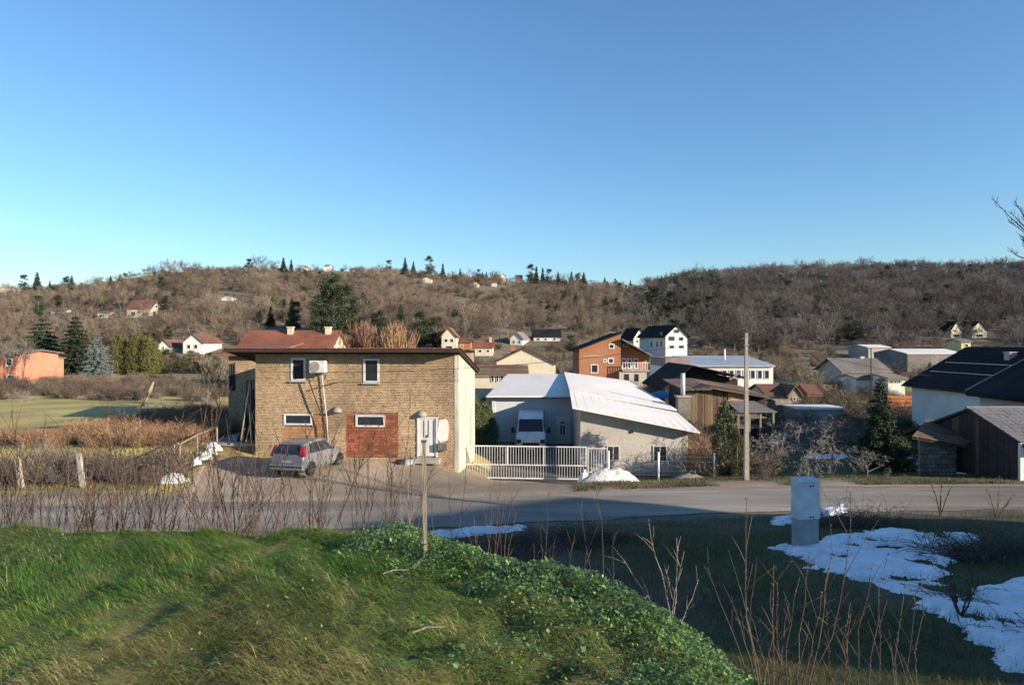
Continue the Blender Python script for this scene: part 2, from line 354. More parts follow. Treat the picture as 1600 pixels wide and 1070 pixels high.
def gable_roof(along, x0, x1, y0, y1, ze, zr, ov=.4, th=.14, ridge=None):
    mb = MB()
    if along == 'x':
        r = ridge if ridge is not None else (y0 + y1) / 2
        sa = (zr - ze) / (r - y0); sb = (zr - ze) / (y1 - r)
        prof = [(y0 - ov, ze - sa * ov), (r, zr), (y1 + ov, ze - sb * ov), (y1 + ov, ze - sb * ov + th), (r, zr + th * 1.1), (y0 - ov, ze - sa * ov + th)]
        a = MB(); n = [(y, z) for y, z in prof]
        for q in ([n[0], n[1], n[4], n[5]], [n[1], n[2], n[3], n[4]]): mb.prism_x(q, x0 - ov, x1 + ov)
    else:
        r = ridge if ridge is not None else (x0 + x1) / 2
        sa = (zr - ze) / (r - x0); sb = (zr - ze) / (x1 - r)
        n = [(x0 - ov, ze - sa * ov), (r, zr), (x1 + ov, ze - sb * ov), (x1 + ov, ze - sb * ov + th), (r, zr + th * 1.1), (x0 - ov, ze - sa * ov + th)]
        for q in ([n[0], n[1], n[4], n[5]], [n[1], n[2], n[3], n[4]]): mb.prism_y(q, y0 - ov, y1 + ov)
    return mb
def house(name, label, Y, px0, px1, pyb, pye, pyr, depth, along='x', wm='whitewall', rm='roofbrown', rz=0.0, wins=(), rwins=(), lwins=(), chim=(), ov=.4, ridge=None, cat='house', group=None, under=3.0):
    """px0..px1 front face, pyb base, pye eave, pyr ridge in the photograph at the distance Y; depth in metres"""
    if Y is None:
        pc = (px0 + px1) / 2; Y = min(hit(pc, pyb, 60)[1], float(lerp(pc, RDX, RDD)) - 6)
        g = gzf((pc - CX) / F * Y, Y); under = max(under, CAMZ - (pyb - CY) / F * Y - g + 1)
    s = F / Y; W = (px1 - px0) / s; c = at(px0, pyb, Y); H = (pyb - pye) / s; RZ = (pyb - pyr) / s
    t = thing(name, label, cat, tuple(c), R(rz), group)
    yr = .5 if ridge is None else ridge
    mb = MB()
    if along == 'x':
        r = depth * yr
        # the ridge is further off than the front wall: keep its height in the picture
        RZ = RZ + (c.z - CAMZ + RZ) * (r / Y) if True else RZ
        mb.prism_x([(0, -under), (depth, -under), (depth, H), (r, RZ), (0, H)], 0, W)
        rf = gable_roof('x', 0, W, 0, depth, H + .02, RZ + .02, ov, ridge=r)
    else:
        r = W * yr
        mb.prism_y([(0, -under), (W, -under), (W, H), (r, RZ), (0, H)], 0, depth)
        rf = gable_roof('y', 0, W, 0, depth, H + .02, RZ + .02, ov, ridge=r)
    obj('wall', mb, M[wm], t); rfo = obj('roof', rf, M[rm], t)
    if along == 'x' and Y < 130 and rm != 'metalroof':               # tile courses of the slope one sees, and its gutter
        mb = MB(); k = (RZ - H) / r; y = -ov
        while y < r - .2:
            z = H + .02 + k * y + .16; mb.hexa([(-ov, y, z - .03), (W + ov, y, z - .03), (W + ov, y + .42, z + .42 * k - .03), (-ov, y + .42, z + .42 * k - .03)], [(-ov, y, z + .05), (W + ov, y, z + .05), (W + ov, y + .42, z + .42 * k), (-ov, y + .42, z + .42 * k)]); y += .45
        obj('tile_course', mb, M[rm], rfo, kind='stuff')
        obj('gutter', MB().tube([(-ov, -ov - .06, H - .1 - k * ov), (W + ov, -ov - .06, H - .1 - k * ov)], .06, 5), M['roofgrey'], rfo)
    for w in wins:
        wx0, wx1, wy0, wy1 = w[:4]; a = (wx0 - px0) / s; b = (wx1 - px0) / s
        window_part(t, a, b, (pyb - wy1) / s, (pyb - wy0) / s, 0, fw=min(.12, (b - a) * .2), framemat=w[4] if len(w) > 4 else 'white')
    for w in rwins: window_part(t, w[0], w[1], w[2], w[3], W, fw=.1, face='r')
    for w in lwins: window_part(t, w[0], w[1], w[2], w[3], 0, fw=.1, face='l')
    for cx_, cy_, ch, cm in chim:
        obj('chimney', MB().box(cx_ * W - .3, cx_ * W + .3, cy_ * depth - .3, cy_ * depth + .3, min(H, RZ) - .2, RZ + ch).box(cx_ * W - .38, cx_ * W + .38, cy_ * depth - .38, cy_ * depth + .38, RZ + ch + .002, RZ + ch + .12), M[cm], rfo)
    return t

# ---- the tan brick building
BA = np.array([-12.6, 34.6]); BB = np.array([-2.6, 33.8]); BL = float(np.hypot(*(BB - BA))); BRZ = math.atan2(BB[1] - BA[1], BB[0] - BA[0])
def fac(px, py):
    u = (px - CX) / F; d = (BB - BA) / BL
    t = (u * BA[1] - BA[0]) / (d[0] - u * d[1]); Y = BA[1] + d[1] * t
    return t, CAMZ - (py - CY) / F * Y
BD = 5.8; ZB = -1.2; ZE = 5.42
bt = thing('brick_building', 'two-storey tan brick building with flat tiled eave, white windows and a red brick infill panel', 'building', (BA[0], BA[1], 0), BRZ)
rects = {}
def frect(k, px0, px1, py0, py1):
    a = fac(px0, py0); b = fac(px1, py1); rects[k] = (a[0], b[0], b[1], a[1]); return rects[k]
frect('w1', 455, 478, 559, 595); frect('w2', 568, 593, 560, 598); frect('w3', 444, 488, 646, 664); frect('w4', 556, 602, 648, 667)
frect('door', 652, 684, 651, 714); frect('red', 541, 622, 645, 714); frect('orange', 444, 514, 646, 712)
obj('wall', MB().prism_y([(0.0, ZB), (BL, ZB), (BL, ZE), (0, ZE)], 0.03, BD), M['mortar'], bt)
obj('side_wall', MB().prism_x([(.0, ZB), (BD, ZB), (BD, ZE - 1.05), (0.0, ZE)], BL + .002, BL + .05), M['plaster_y'], bt)
obj('corner_plaster', MB().box(BL - .16, BL + .052, -.035, .0, ZB, ZE - .02), M['plaster_y'], bt)
rng = random.Random(3)
def bricks(x0, x1, z0, z1, bw, bh, skip, y=0.028, depth=.05, joint=.012, jit=.008):
    mb = MB(); r = 0; z = z0
    while z < z1 - bh * .6:
        x = x0 - (r % 2) * bw * .5
        while x < x1:
            a = max(x, x0); b = min(x + bw - joint, x1); w = bw
            if b - a > .03:
                segs = [(a, b)]
                for (sx0, sx1, sz0, sz1) in skip:
                    if z + bh > sz0 and z < sz1:
                        ns = []
                        for (p, q) in segs:
                            if q <= sx0 or p >= sx1: ns.append((p, q)); continue
                            if p < sx0 - .03: ns.append((p, sx0))
                            if q > sx1 + .03: ns.append((sx1, q))
                        segs = ns
                for p, q in segs:
                    o = y - depth + rng.uniform(-jit, jit); mb.box(p, q, o, y, z + rng.uniform(-.003, .003), z + bh - joint)
            x += w
        z += bh; r += 1
    return mb
sk = [rects[k] for k in rects]
obj('brickwork', bricks(0, BL - .16, ZB, ZE, .155, .078, sk, joint=.016, jit=.012), M['brick'], bt, kind='stuff')
wr = [rects['w4'], rects['door']]
obj('red_block_infill', bricks(*[rects['red'][i] for i in (0, 1, 2, 3)], .27, .14, [rects['w4']], jit=.006), M['redbrick'], bt, kind='stuff', label='bright red hollow block infill below the lower right window')
obj('orange_block_infill', bricks(*rects['orange'], .27, .14, [rects['w3']], jit=.006), M['orangebrick'], bt, kind='stuff', label='dull orange block infill behind the car')
for k, fm in (('w1', 'white'), ('w2', 'white'), ('w3', 'white'), ('w4', 'white')):
    r = rects[k]; window_part(bt, r[0], r[1], r[2], r[3], 0.0, fw=.085 if k in ('w3', 'w4') else .10, depth=.055, sill=k in ('w1', 'w2'), mullion=0 if k != 'w1' else 0)
# double door
d = rects['door']; dm = (d[0] + d[1]) / 2
do = obj('door', MB().box(d[0] + .08, d[1] - .08, -.03, .02, d[2] + .05, d[3] - .07), M['white'], bt)
fr = MB().box(d[0], d[0] + .08, -.07, .03, d[2], d[3]).box(d[1] - .08, d[1], -.07, .03, d[2], d[3]).box(d[0] + .08, d[1] - .08, -.07, .03, d[3] - .07, d[3])
obj('door_frame', fr, M['white'], do)
for u in (.33, .55, .8):
    x = d[0] + u * (d[1] - d[0]); obj('slot', MB().box(x - .018, x + .018, -.04, -.031, d[2] + .95 if u < .7 else d[2] + .2, d[3] - .16), M['dark'], do)
obj('handle', MB().box(dm + .02, dm + .05, -.09, -.032, d[2] + .95, d[2] + 1.1), M['chrome'], do)
obj('doorstep', MB().box(d[0] - .15, d[1] + .15, -.45, -.04, d[2] - .25, d[2] - .01), M['concrete'], bt)
# plaster patch and boards right of the door
a = fac(684, 656); b = fac(700, 690); pp = []
random.seed(5)
for k in range(14):
    t = 2 * math.pi * k / 14; rr = 1 + random.uniform(-.12, .12)
    pp.append(((a[0] + b[0]) / 2 + .02 + (b[0] - a[0]) * .52 * rr * math.copysign(abs(math.cos(t)) ** .6, math.cos(t)), (a[1] + b[1]) / 2 + (a[1] - b[1]) * .5 * rr * math.copysign(abs(math.sin(t)) ** .6, math.sin(t))))
obj('plaster_patch', MB().prism_y(pp, -.045, -.02), M['whitewall'], bt)
a = fac(684, 692); b = fac(700, 703)
bevel(obj('meter_box', MB().box(a[0], b[0], -.22, -.03, b[1], a[1]).box(a[0] + .04, b[0] - .04, -.235, -.222, b[1] + .04, a[1] - .04), M['stonewall'], bt), .015)
# outside lamps: little half-bowl shades
for px, py in ((527, 639), (659, 645)):
    a = fac(px, py); mb = MB(); n = len(mb.v); K = 12
    for i in range(5):
        rr = .24 * math.sin(i / 4 * math.pi / 2) + .02; zz = .10 - .24 * (1 - math.cos(i / 4 * math.pi / 2))
        for k in range(K):
            t = math.pi * k / (K - 1); mb.v.append((a[0] + rr * math.cos(t), -.03 - rr * math.sin(t), a[1] + zz))
    for i in range(4):
        for k in range(K - 1): mb.f.append((i * K + k, i * K + k + 1, (i + 1) * K + k + 1, (i + 1) * K + k))
    lt = obj('wall_lamp', mb, M['concrete'], bt, smooth=True); lt.modifiers.new('thick', 'SOLIDIFY').thickness = .015
    obj('bracket', MB().box(a[0] - .05, a[0] + .05, -.12, -.03, a[1] + .02, a[1] + .12), M['chrome'], lt)
# air conditioner hung beside the upper left window
a = fac(488, 563); b = fac(514, 582); x0, x1, z1, z0 = a[0] + .02, b[0] - .04, a[1], b[1]
ac = thing('air_conditioner', 'white outdoor air conditioner unit hung beside the upper left window of the brick building', 'air conditioner', (BA[0], BA[1], 0), BRZ)
bevel(obj('casing', MB().box(x0, x1, -.50, -.12, z0, z1), M['white'], ac), .02)
ring = MB(); cx_, cz_ = x0 + .27, (z0 + z1) / 2; 
for r_ in (.05, .12, .19, .25): ring.tube([(cx_ + r_ * math.cos(t * math.pi / 10), -.515, cz_ + r_ * math.sin(t * math.pi / 10)) for t in range(21)], .006, 4, cap=False)
obj('fan_grille', ring, M['concrete'], ac)
obj('fan', MB().prism_y([(cx_ + .24 * math.cos(t * math.pi / 8), cz_ + .24 * math.sin(t * math.pi / 8)) for t in range(16)], -.506, -.5015), M['concrete'], ac)
for x in (x0 + .08, x1 - .12): obj('bracket', MB().box(x, x + .04, -.50, -.01, z0 - .05, z0 - .002).box(x, x + .04, -.05, -.01, z0 - .30, z0 - .052), M['chrome'], ac)
# its pipe, then a leaning down-pipe
p = [fac(*q) for q in ((504, 583), (507, 612), (512, 655), (514, 690))]
pz = obj('air_conditioner_pipe', MB().tube([(q[0], -.12, q[1]) for q in p], .025, 6), M['white'], smooth=True, loc=(BA[0], BA[1], 0), rot=(0, 0, BRZ))
tag(pz, 'thin white pipe running down the brick wall below the air conditioner', 'pipe')
p = [fac(*q) for q in ((486, 593), (496, 622), (512, 662), (515, 692))]
pz = obj('drainpipe', MB().tube([(q[0], -.30, q[1]) for q in p], .03, 6), M['darkwood'], smooth=True, loc=(BA[0], BA[1], 0), rot=(0, 0, BRZ))
tag(pz, 'dark bent drainpipe slanting down the brick wall behind the silver car', 'pipe')
p = fac(529, 596)
pz = obj('wall_bracket', MB().tube([(p[0], 0, p[1]), (p[0], -.75, p[1] + .02)], .03, 6).tube([(p[0] + .3, -.0, p[1] + .05), (p[0], -.7, p[1] + .02)], .02, 5), M['chrome'], loc=(BA[0], BA[1], 0), rot=(0, 0, BRZ))
tag(pz, 'small metal bracket sticking out of the brick wall below the air conditioner', 'bracket')
# roof: a shallow single slope falling to the back, tiles rolled along it
OVL, OVR, OVF, OVB = 1.25, .22, .78, .5
def rzf(y): return ZE + .02 - .18 * y
rx0, rx1, ry0, ry1 = -OVL, BL + OVR, -OVF, BD + OVB
rf = obj('roof', MB().prism_x([(ry0, rzf(ry0)), (ry1, rzf(ry1)), (ry1, rzf(ry1) + .09), (ry0, rzf(ry0) + .09)], rx0, rx1), M['darkwood'], bt)
mb = MB(); x = rx0
while x < rx1 - .1:
    w = .2
    for j in range(14):
        ya = ry0 - .04 + j * (ry1 - ry0) / 14; yb = ya + (ry1 - ry0) / 14
        pr = [(x + w * .5 * (1 - math.cos(t * math.pi / 4)), .06 * math.sin(t * math.pi / 4)) for t in range(5)]
        dz = rng.uniform(0, .012) + .02
        mb.hexa([(q[0], ya, rzf(ya) + .085 + q[1] + dz) for q in pr], [(q[0], yb, rzf(yb) + .085 + q[1] + dz - .015) for q in pr])
    x += w
obj('roof_tiles', mb, M['tile_red'], rf, kind='stuff')
obj('gutter', MB().box(rx0, rx1, ry0 - .12, ry0 - .045, rzf(ry0) - .03, rzf(ry0) + .06), M['darkwood'], rf)
# the lower wing seen behind its left end
wa = at(357, 600, 41.2); wb = at(402, 600, 41.2)
lw = thing('back_wing', 'brick wing with arched windows behind the left end of the tan brick building', 'building', (wa.x, 41.2, 0), 0)
WL = wb.x - wa.x + .6
obj('wall', MB().box(0, WL, .03, 6, -.4, 5.2), M['mortar'], lw)
wz = lambda py: CAMZ - (py - CY) / F * 41.2
wxs = [(at(359, 0, 41.2).x - wa.x, at(368, 0, 41.2).x - wa.x)]
wo_ = (wxs[0][0], wxs[0][1], wz(610), wz(568))
obj('brickwork', bricks(0, WL, -.4, 5.2, .19, .092, [wo_], joint=.02, jit=.012), M['brick'], lw, kind='stuff')
window_part(lw, wo_[0], wo_[1], wo_[2], wo_[3], 0.0, fw=.06, framemat='darkwood', mullion=1)
obj('roof', MB().prism_x([(-.5, 5.22), (6.4, 5.9), (6.4, 6.0), (-.5, 5.34)], -.7, WL + .2), M['tile_red'], lw)
# the outside stair on the left end, dark steel and boards, and its terrace
Zt = .95
tw = thing('terrace', 'low concrete terrace with pale edge left of the brick building', 'terrace', (BA[0], BA[1], 0), BRZ)
obj('slab', MB().box(-3.1, -.02, .6, 5.2, Zt - .14, Zt), M['concrete'], tw); obj('wall', MB().box(-3.0, -.1, .7, 5.0, -.3, Zt - .142), M['mortar'], tw)
st = thing('outdoor_stair', 'dark steep outdoor staircase with poles against the left end of the brick building', 'staircase', (BA[0], BA[1], 0), BRZ)
S0, S1, ZS = -1.55, -.12, 4.15
for y in (1.2, 2.2):
    obj('stringer', MB().prism_y([(S0, Zt + .02), (S0 + .22, Zt + .02), (S1, ZS - .25), (S1, ZS)], y - .03, y + .03), M['darkwood'], st)
for k in range(14):
    u = (k + .5) / 14; x = S0 + .1 + (S1 - S0 - .1) * u; z = Zt + .1 + (ZS - Zt - .3) * u
    obj('step', MB().box(x - .13, x + .10, 1.235, 2.165, z, z + .04), M['wood'], st)
for x in (-1.05, -.62, -.2):
    obj('post', MB().box(x - .045, x + .045, 1.05, 1.14, Zt + .002, min(ZS + .0, Zt + 3.0 * (x - S0 + .5) / 1.6)), M['darkwood'], st)
for k in range(8):
    x = -1.0 + .12 * k; obj('baluster', MB().box(x - .02, x + .02, 1.16, 1.2, Zt + .3 + k * .22, ZS - .05), M['darkwood'], st)
poles_label = ['longest grey pole leaning on the outdoor stair', 'grey pole leaning upright beside the brick corner', 'short grey pole at the foot of the outdoor stair']
for i, (q0, q1, r_) in enumerate((((376, 688), (391, 596), .04), ((393, 692), (390, 632), .045), ((384, 690), (397, 640), .03))):
    P0 = at(*q0, 34.9); P1 = at(*q1, 35.1); P0.z = max(P0.z, Zt + .01)
    tag(obj('leaning_pole', MB().tube([P0, P1], r_, 6), M['polestone'], smooth=True), poles_label[i], 'pole')

# bags by the door
for i, (px, w, h, m, lb) in enumerate(((629, .28, .22, 'black', 'black rubbish bag on the ground left of the white double door'), (641, .24, .26, 'cabinetbase', 'grey and blue sack beside the black bag near the white door'))):
    a = fac(px, 712); mb = MB(); K = 10
    for j in range(6):
        ph = j / 5 * math.pi / 2; rr = w * math.cos(ph) ** .7 + .02
        for k in range(K):
            t = 2 * math.pi * k / K; q = rr * (1 + .18 * math.sin(3 * t + i) + .1 * rng.uniform(-1, 1)); mb.v.append((a[0] + q * math.cos(t), -.45 + q * .8 * math.sin(t), h * math.sin(ph) * (1 + .1 * rng.uniform(-1, 1))))
    for j in range(5):
        for k in range(K): mb.f.append((j * K + k, j * K + (k + 1) % K, (j + 1) * K + (k + 1) % K, (j + 1) * K + k))
    P = at(px, 712, 33.8); zz = gzf(P.x, 33.5)
    tag(obj('rubbish_bag', mb, M[m], smooth=True, loc=(BA[0], BA[1], zz), rot=(0, 0, BRZ)), lb, 'bag')

# ---- the white workshop: left hall with a door, right wing with a bent white roof
gb = thing('workshop', 'low grey-rendered workshop with wide white metal roofs behind the sliding gate', 'building', (0, 0, 0), 0)
GB = -1.6
Lx0 = at(770, 0, 50).x; Lx1 = 4.9
obj('left_hall_wall', MB().hexa([(Lx0, 50, GB), (Lx1, 50, GB), (Lx1, 65, GB), (Lx0 + .9, 65, GB)], [(Lx0, 50, 2.05), (Lx1, 50, 2.05), (Lx1, 65, 2.85), (Lx0 + .9, 65, 2.85)]), M['palewall'], gb)
obj('corner_trim', MB().box(Lx0 - .06, Lx0 + .16, 49.93, 49.997, GB, 2.04), M['white'], gb)
mb = MB(); rl = []
for (x0, y0, z0, x1, y1, z1) in ():
    pass
A0 = at(760, 0, 49.4); 
def rzl(y): return 2.15 + (y - 49.4) * .052
obj('left_roof', MB().hexa([(A0.x, 49.4, rzl(49.4)), (5.3, 49.4, rzl(49.4)), (5.6, 65.4, rzl(65.4)), (-.4, 65.4, rzl(65.4))], [(A0.x, 49.4, rzl(49.4) + .10), (5.3, 49.4, rzl(49.4) + .10), (5.6, 65.4, rzl(65.4) + .10), (-.4, 65.4, rzl(65.4) + .10)]), M['metalroof'], gb)
# wing
P = lambda px, Y: at(px, 0, Y).x
WF = 38.0; wl = P(907, WF); wr_ = P(1075, WF)
def wtop(x, y=38.0):
    u = (x - 3.2) / (9.96 - 3.2); return 2.5 + (1.2 - 2.5) * u + (y - 37.4) * (.01 + .0 * u) - .05
obj('right_wing_wall', MB().hexa([(wl, WF, GB), (wr_, WF, GB), (wr_ + .9, 64, GB), (4.95, 64, GB)], [(wl, WF, wtop(wl)), (wr_, WF, wtop(wr_)), (wr_ + .9, 64, 2.0), (4.95, 64, 2.9)]), M['greywall'], gb)
th = .08
lean = [(3.20, 37.3, 2.50), (9.98, 37.3, 1.17), (10.9, 46.5, 1.30), (3.93, 48, 2.60)]
hall = [(3.93, 48, 2.56), (10.9, 46.5, 1.38), (10.75, 65, 2.28), (4.85, 65.5, 3.06)]
obj('lean_to_roof', MB().hexa([(x, y, z - .0) for x, y, z in lean], [(x, y, z + th) for x, y, z in lean]), M['metalroof'], gb)
obj('main_roof', MB().hexa([(x, y, z + th + .005) for x, y, z in hall], [(x, y, z + th + .12) for x, y, z in hall]), M['metalroof'], gb)
mb = MB()
def bil(q, u, v):
    a = Vector(q[0]).lerp(Vector(q[1]), u); b = Vector(q[3]).lerp(Vector(q[2]), u); return a.lerp(b, v)
for q, h in ((lean, th), (hall, th + .12)):
    for k in range(13):
        u = (k + .5) / 13; a = bil(q, u, .003); b = bil(q, u, .997); dx = Vector((.045, 0, 0)); up = Vector((0, 0, h + .0)); up2 = Vector((0, 0, h + .006))
        mb.hexa([a + up, a + dx + up, b + dx + up, b + up], [a + up2, a + dx + up2, b + dx + up2, b + up2])
obj('roof_rib', mb, M['metalroof'], gb, kind='stuff')
zf = lambda py, Y=38: CAMZ - (py - CY) / F * Y
for px0, px1, py0, py1 in ((948, 968, 696, 720), (1020, 1042, 696, 721)):
    window_part(gb, P(px0, WF), P(px1, WF), zf(py1), zf(py0), WF, fw=.05, depth=.05, framemat='palewall', mullion=1)
mb = MB(); mb.prism_y([(P(987, 38) + .1 * math.cos(t * math.pi / 6), zf(674) + .1 * math.sin(t * math.pi / 6)) for t in range(12)], WF - .06, WF); obj('vent', mb, M['dark'], gb)
obj('plinth', MB().box(wl - .02, wr_ + .02, WF - .04, WF, GB, zf(738)), M['concrete'], gb)
# big garage door, the white door beside it
P5 = lambda px: P(px, 50); z5 = lambda py: CAMZ - (py - CY) / F * 50
gd = obj('garage_door', MB().box(P5(803), P5(866), 49.95, 49.998, GB, z5(637)), M['palewall'], gb)
for k in range(1, 4):
    x = P5(803) + (P5(866) - P5(803)) * k / 4; obj('joint', MB().box(x - .015, x + .015, 49.94, 49.949, GB, z5(638)), M['dark'], gd)
dr = obj('door', MB().box(P5(868), P5(890), 49.93, 49.998, GB + .2, z5(651)), M['white'], gb)
xm = (P5(868) + P5(890)) / 2
obj('door_window', MB().box(xm - .16, xm - .04, 49.918, 49.929, z5(678), z5(664)).box(xm + .04, xm + .16, 49.918, 49.929, z5(678), z5(664)).prism_y([(xm + .18 * math.cos(t * math.pi / 6), z5(661) + .12 * math.sin(t * math.pi / 6)) for t in range(7)], 49.918, 49.929), M['glass'], dr)
obj('handle', MB().box(P5(870), P5(871.5), 49.87, 49.929, z5(682), z5(679)), M['chrome'], dr)
obj('door_frame', MB().box(P5(866.6), P5(868) - .002, 49.91, 49.998, GB, z5(649)).box(P5(890) + .002, P5(891.5), 49.91, 49.998, GB, z5(649)), M['palewall'], dr)
# brick chimney with a tall pipe at the right end of the workshop
c = at(1067, 0, 48.5)
ch = thing('pipe_chimney', 'stubby stone chimney with tall thin white pipe behind the workshop roof', 'chimney', (c.x, 48.5, GB), 0)
mb = MB(); zt = CAMZ - (620 - CY) / F * 48.5 - GB
obj('block', MB().box(-.42, .42, -.4, .4, 0, zt), M['stonewall'], ch); obj('cap', MB().box(-.5, .5, -.48, .48, zt + .002, zt + .1), M['concrete'], ch)
obj('pipe', MB().tube([(0, 0, zt + .1), (0, 0, CAMZ - (583 - CY) / F * 48.5 - GB)], .15, 10), M['palewall'], ch, smooth=True)

# ---- gate, wicket and fences along the yard
GYY = 36.0
def bars(parent, x0, x1, z0, z1, y, step, w=.022, m='white', name='bar'):
    n = int(round((x1 - x0) / step)); me = None
    for k in range(1, n):
        x = x0 + (x1 - x0) * k / n
        if me is None:
            me = recalc(MB().box(-w / 2, w / 2, -w / 2, w / 2, 0, z1 - z0).mesh(name)); me.materials.append(M[m])
        o = bpy.data.objects.new(name, me); C.objects.link(o); o.parent = parent; o.location = (x, y, z0)
zg = lambda py: CAMZ - (py - CY) / F * GYY
gx0, gx1 = P(721, GYY), P(915, GYY)
gt = thing('sliding_gate', 'long white barred sliding gate across the yard entrance in front of the van', 'gate', (gx0, GYY, 0), math.atan2(-.5, gx1 - gx0))
GW = math.hypot(gx1 - gx0, .5)
za, zbm, zc = zg(744.5), zg(725), zg(697)
obj('rail', MB().box(0, GW, -.03, .03, za - .06, za), M['white'], gt); obj('rail', MB().box(0, GW, -.03, .03, zbm - .02, zbm + .035), M['white'], gt)
obj('rail', MB().box(.45, GW, -.03, .03, zc, zc + .06), M['white'], gt)
for x in (.45 + .03, GW * .37, GW * .66, GW - .03): obj('stile', MB().box(x - .03, x + .03, -.028, .028, zbm + .037, zc - .002), M['white'], gt)
bars(gt, .5, GW - .05, zbm + .036, zc, 0, .135); bars(gt, .03, GW - .03, za, zbm - .021, 0, .135, .02)
gp = tag(obj('gate_post', MB().box(P(915, GYY) + .02, P(919, GYY), 35.9, 36.05, GB, zg(698)), M['polestone']), 'thick grey gate post between the sliding gate and the wicket', 'post')
ww = thing('wicket_gate', 'narrow white barred wicket gate right of the sliding gate', 'gate', (P(920, GYY), GYY, 0), 0)
w1 = P(948, GYY) - P(920, GYY)
zz0, zz1 = zg(738), zg(701)
obj('rail', MB().box(0, w1, -.02, .02, zz0, zz0 + .04), M['white'], ww); obj('rail', MB().box(0, w1, -.02, .02, zz1, zz1 + .04), M['white'], ww)
obj('stile', MB().box(-.04, 0, -.025, .025, zz0 - .3, zz1 + .08), M['white'], ww); obj('stile', MB().box(w1, w1 + .05, -.025, .025, zz0 - .3, zz1 + .08), M['white'], ww)
bars(ww, 0, w1, zz0 + .04, zz1, 0, .13, .02)
# mesh fence right of it
def wirefence(p0, p1, z0, z1, name, label, nh=6, step=.3, m='chrome', r=.006):
    L = math.hypot(p1[0] - p0[0], p1[1] - p0[1]); t = thing(name, label, 'fence', (p0[0], p0[1], 0), math.atan2(p1[1] - p0[1], p1[0] - p0[0]))
    mb = MB()
    for k in range(nh):
        z = z0 + (z1 - z0) * k / (nh - 1); mb.box(0, L, -r, r, z - r, z + r)
    n = int(L / step)
    for k in range(n + 1):
        x = L * k / n; mb.box(x - r * .7, x + r * .7, r + .001, r * 2.4, z0, z1)
    obj('wire_mesh', mb, M[m], t, kind='stuff'); return t, L
zq = lambda py, Y: CAMZ - (py - CY) / F * Y
t, L = wirefence((P(950, 35), 35.0), (P(1116, 34.2), 34.2), zq(750, 34.6), zq(712, 34.6), 'wire_fence', 'sagging wire mesh fence on white posts in front of the workshop wall', 6, .22, 'chrome', .006)
for u in (.005, .48, 1.0):
    obj('post', MB().tube([(L * u, 0, -1.2), (L * u, 0, zq(707, 34.4))], .055, 8), M['white'], t, smooth=True)

# snow heap by the fence
def heap(name, c, rx, ry, h, mat_, seed, label, cat, n=44, rz=0.0, pw=1.0):
    gx, gy = np.meshgrid(np.linspace(-1.15, 1.15, n), np.linspace(-1.15, 1.15, n)); r = np.hypot(gx, gy)
    z = h * np.clip(1 - r ** 2, -.3, 1) ** 1.0 if pw == 1 else h * (np.clip(1 - r, -.3, 1))
    z = z + h * (.35 * fbm(gx * 2.5 + seed, gy * 2.5, seed) + .18 * fbm(gx * 8, gy * 8, seed + 5)) * np.clip(1.2 - r, 0, 1)
    X = gx * rx; Yy = gy * ry; Xr = c[0] + X * math.cos(rz) - Yy * math.sin(rz); Yr = c[1] + X * math.sin(rz) + Yy * math.cos(rz)
    g = gz(Xr, Yr); Z = g + z; keep = (z > -.05)
    ii = np.arange(n * n).reshape(n, n); q = np.stack([ii[:-1, :-1], ii[:-1, 1:], ii[1:, 1:], ii[1:, :-1]], -1)
    kk = keep[:-1, :-1] & keep[:-1, 1:] & keep[1:, 1:] & keep[1:, :-1]
    me = fastmesh(name, np.stack([Xr - c[0], Yr - c[1], Z], -1).reshape(-1, 3), q[kk], None, 4)
    me.polygons.foreach_set('use_smooth', [True] * len(me.polygons)); o = obj(name, me, M[mat_], loc=(c[0], c[1], 0)); return tag(o, label, cat) if cat else o
heap('snow_heap', (at(950, 760, 32.3).x, 32.3), 1.45, .55, .66, 'snowdirty', 3, 'long heap of dirty snow on the verge in front of the wicket gate', 'snow pile')
heap('snow_sack', (at(925, 745, 34.6).x - .35, 34.6), .42, .4, .6, 'snow', 8, 'white rounded sack against the gate beside the snow heap', 'sack', 22)
heap('debris_pile', (at(1262 - 160, 745, 33.6).x - .9, 33.4), .9, .35, .28, 'stonewall', 12, 'low pile of rubble at the foot of the wire fence', 'rubble pile', 22)

# utility pole with a dark back strip and wires
c = at(1166, 748, 31.0)
up = thing('utility_pole', 'tall square concrete utility pole on the verge right of the workshop', 'utility pole', (c.x, c.y, gzf(c.x, c.y) - .3), 0)
HT = CAMZ - (520 - CY) / F * 31 - (gzf(c.x, c.y) - .3)
obj('shaft', MB().hexa([(-.105, -.105, 0), (.105, -.105, 0), (.105, .105, 0), (-.105, .105, 0)], [(-.06, -.06, HT), (.06, -.06, HT), (.06, .06, HT), (-.06, .06, HT)]), M['polestone'], up)
obj('insulator', MB().tube([(0, 0, HT + .002), (0, 0, HT + .12)], .03, 6), M['black'], up)
obj('insulator', MB().tube([(-.09, 0, HT - .5), (-.2, 0, HT - .5), (-.2, 0, HT - .4)], .03, 6), M['black'], up); obj('steel_band', MB().box(-.1, .1, -.1, .1, HT - .56, HT - .50), M['chrome'], up)
def wire(p0, p1, sag, r=.012, label='', n=14):
    pts = []
    for k in range(n + 1):
        t = k / n; p = Vector(p0).lerp(Vector(p1), t); p.z -= sag * 4 * t * (1 - t); pts.append(p)
    return tag(obj('overhead_wire', MB().tube(pts, r, 4), M['black']), label, 'wire')
bu = Matrix.Rotation(BRZ, 3, 'Z')
wire((c.x, c.y, HT - .5), (BA[0] + .4, BA[1] - .5, 5.2 - .6), .55, .010, 'thin dark cable strung from the concrete pole across the face of the brick building')
wire((c.x, c.y, HT - .3), (at(1500, 0, 49).x, 49, 3.6), .5, .012, 'thin dark cable from the concrete pole to the dark-roofed house')
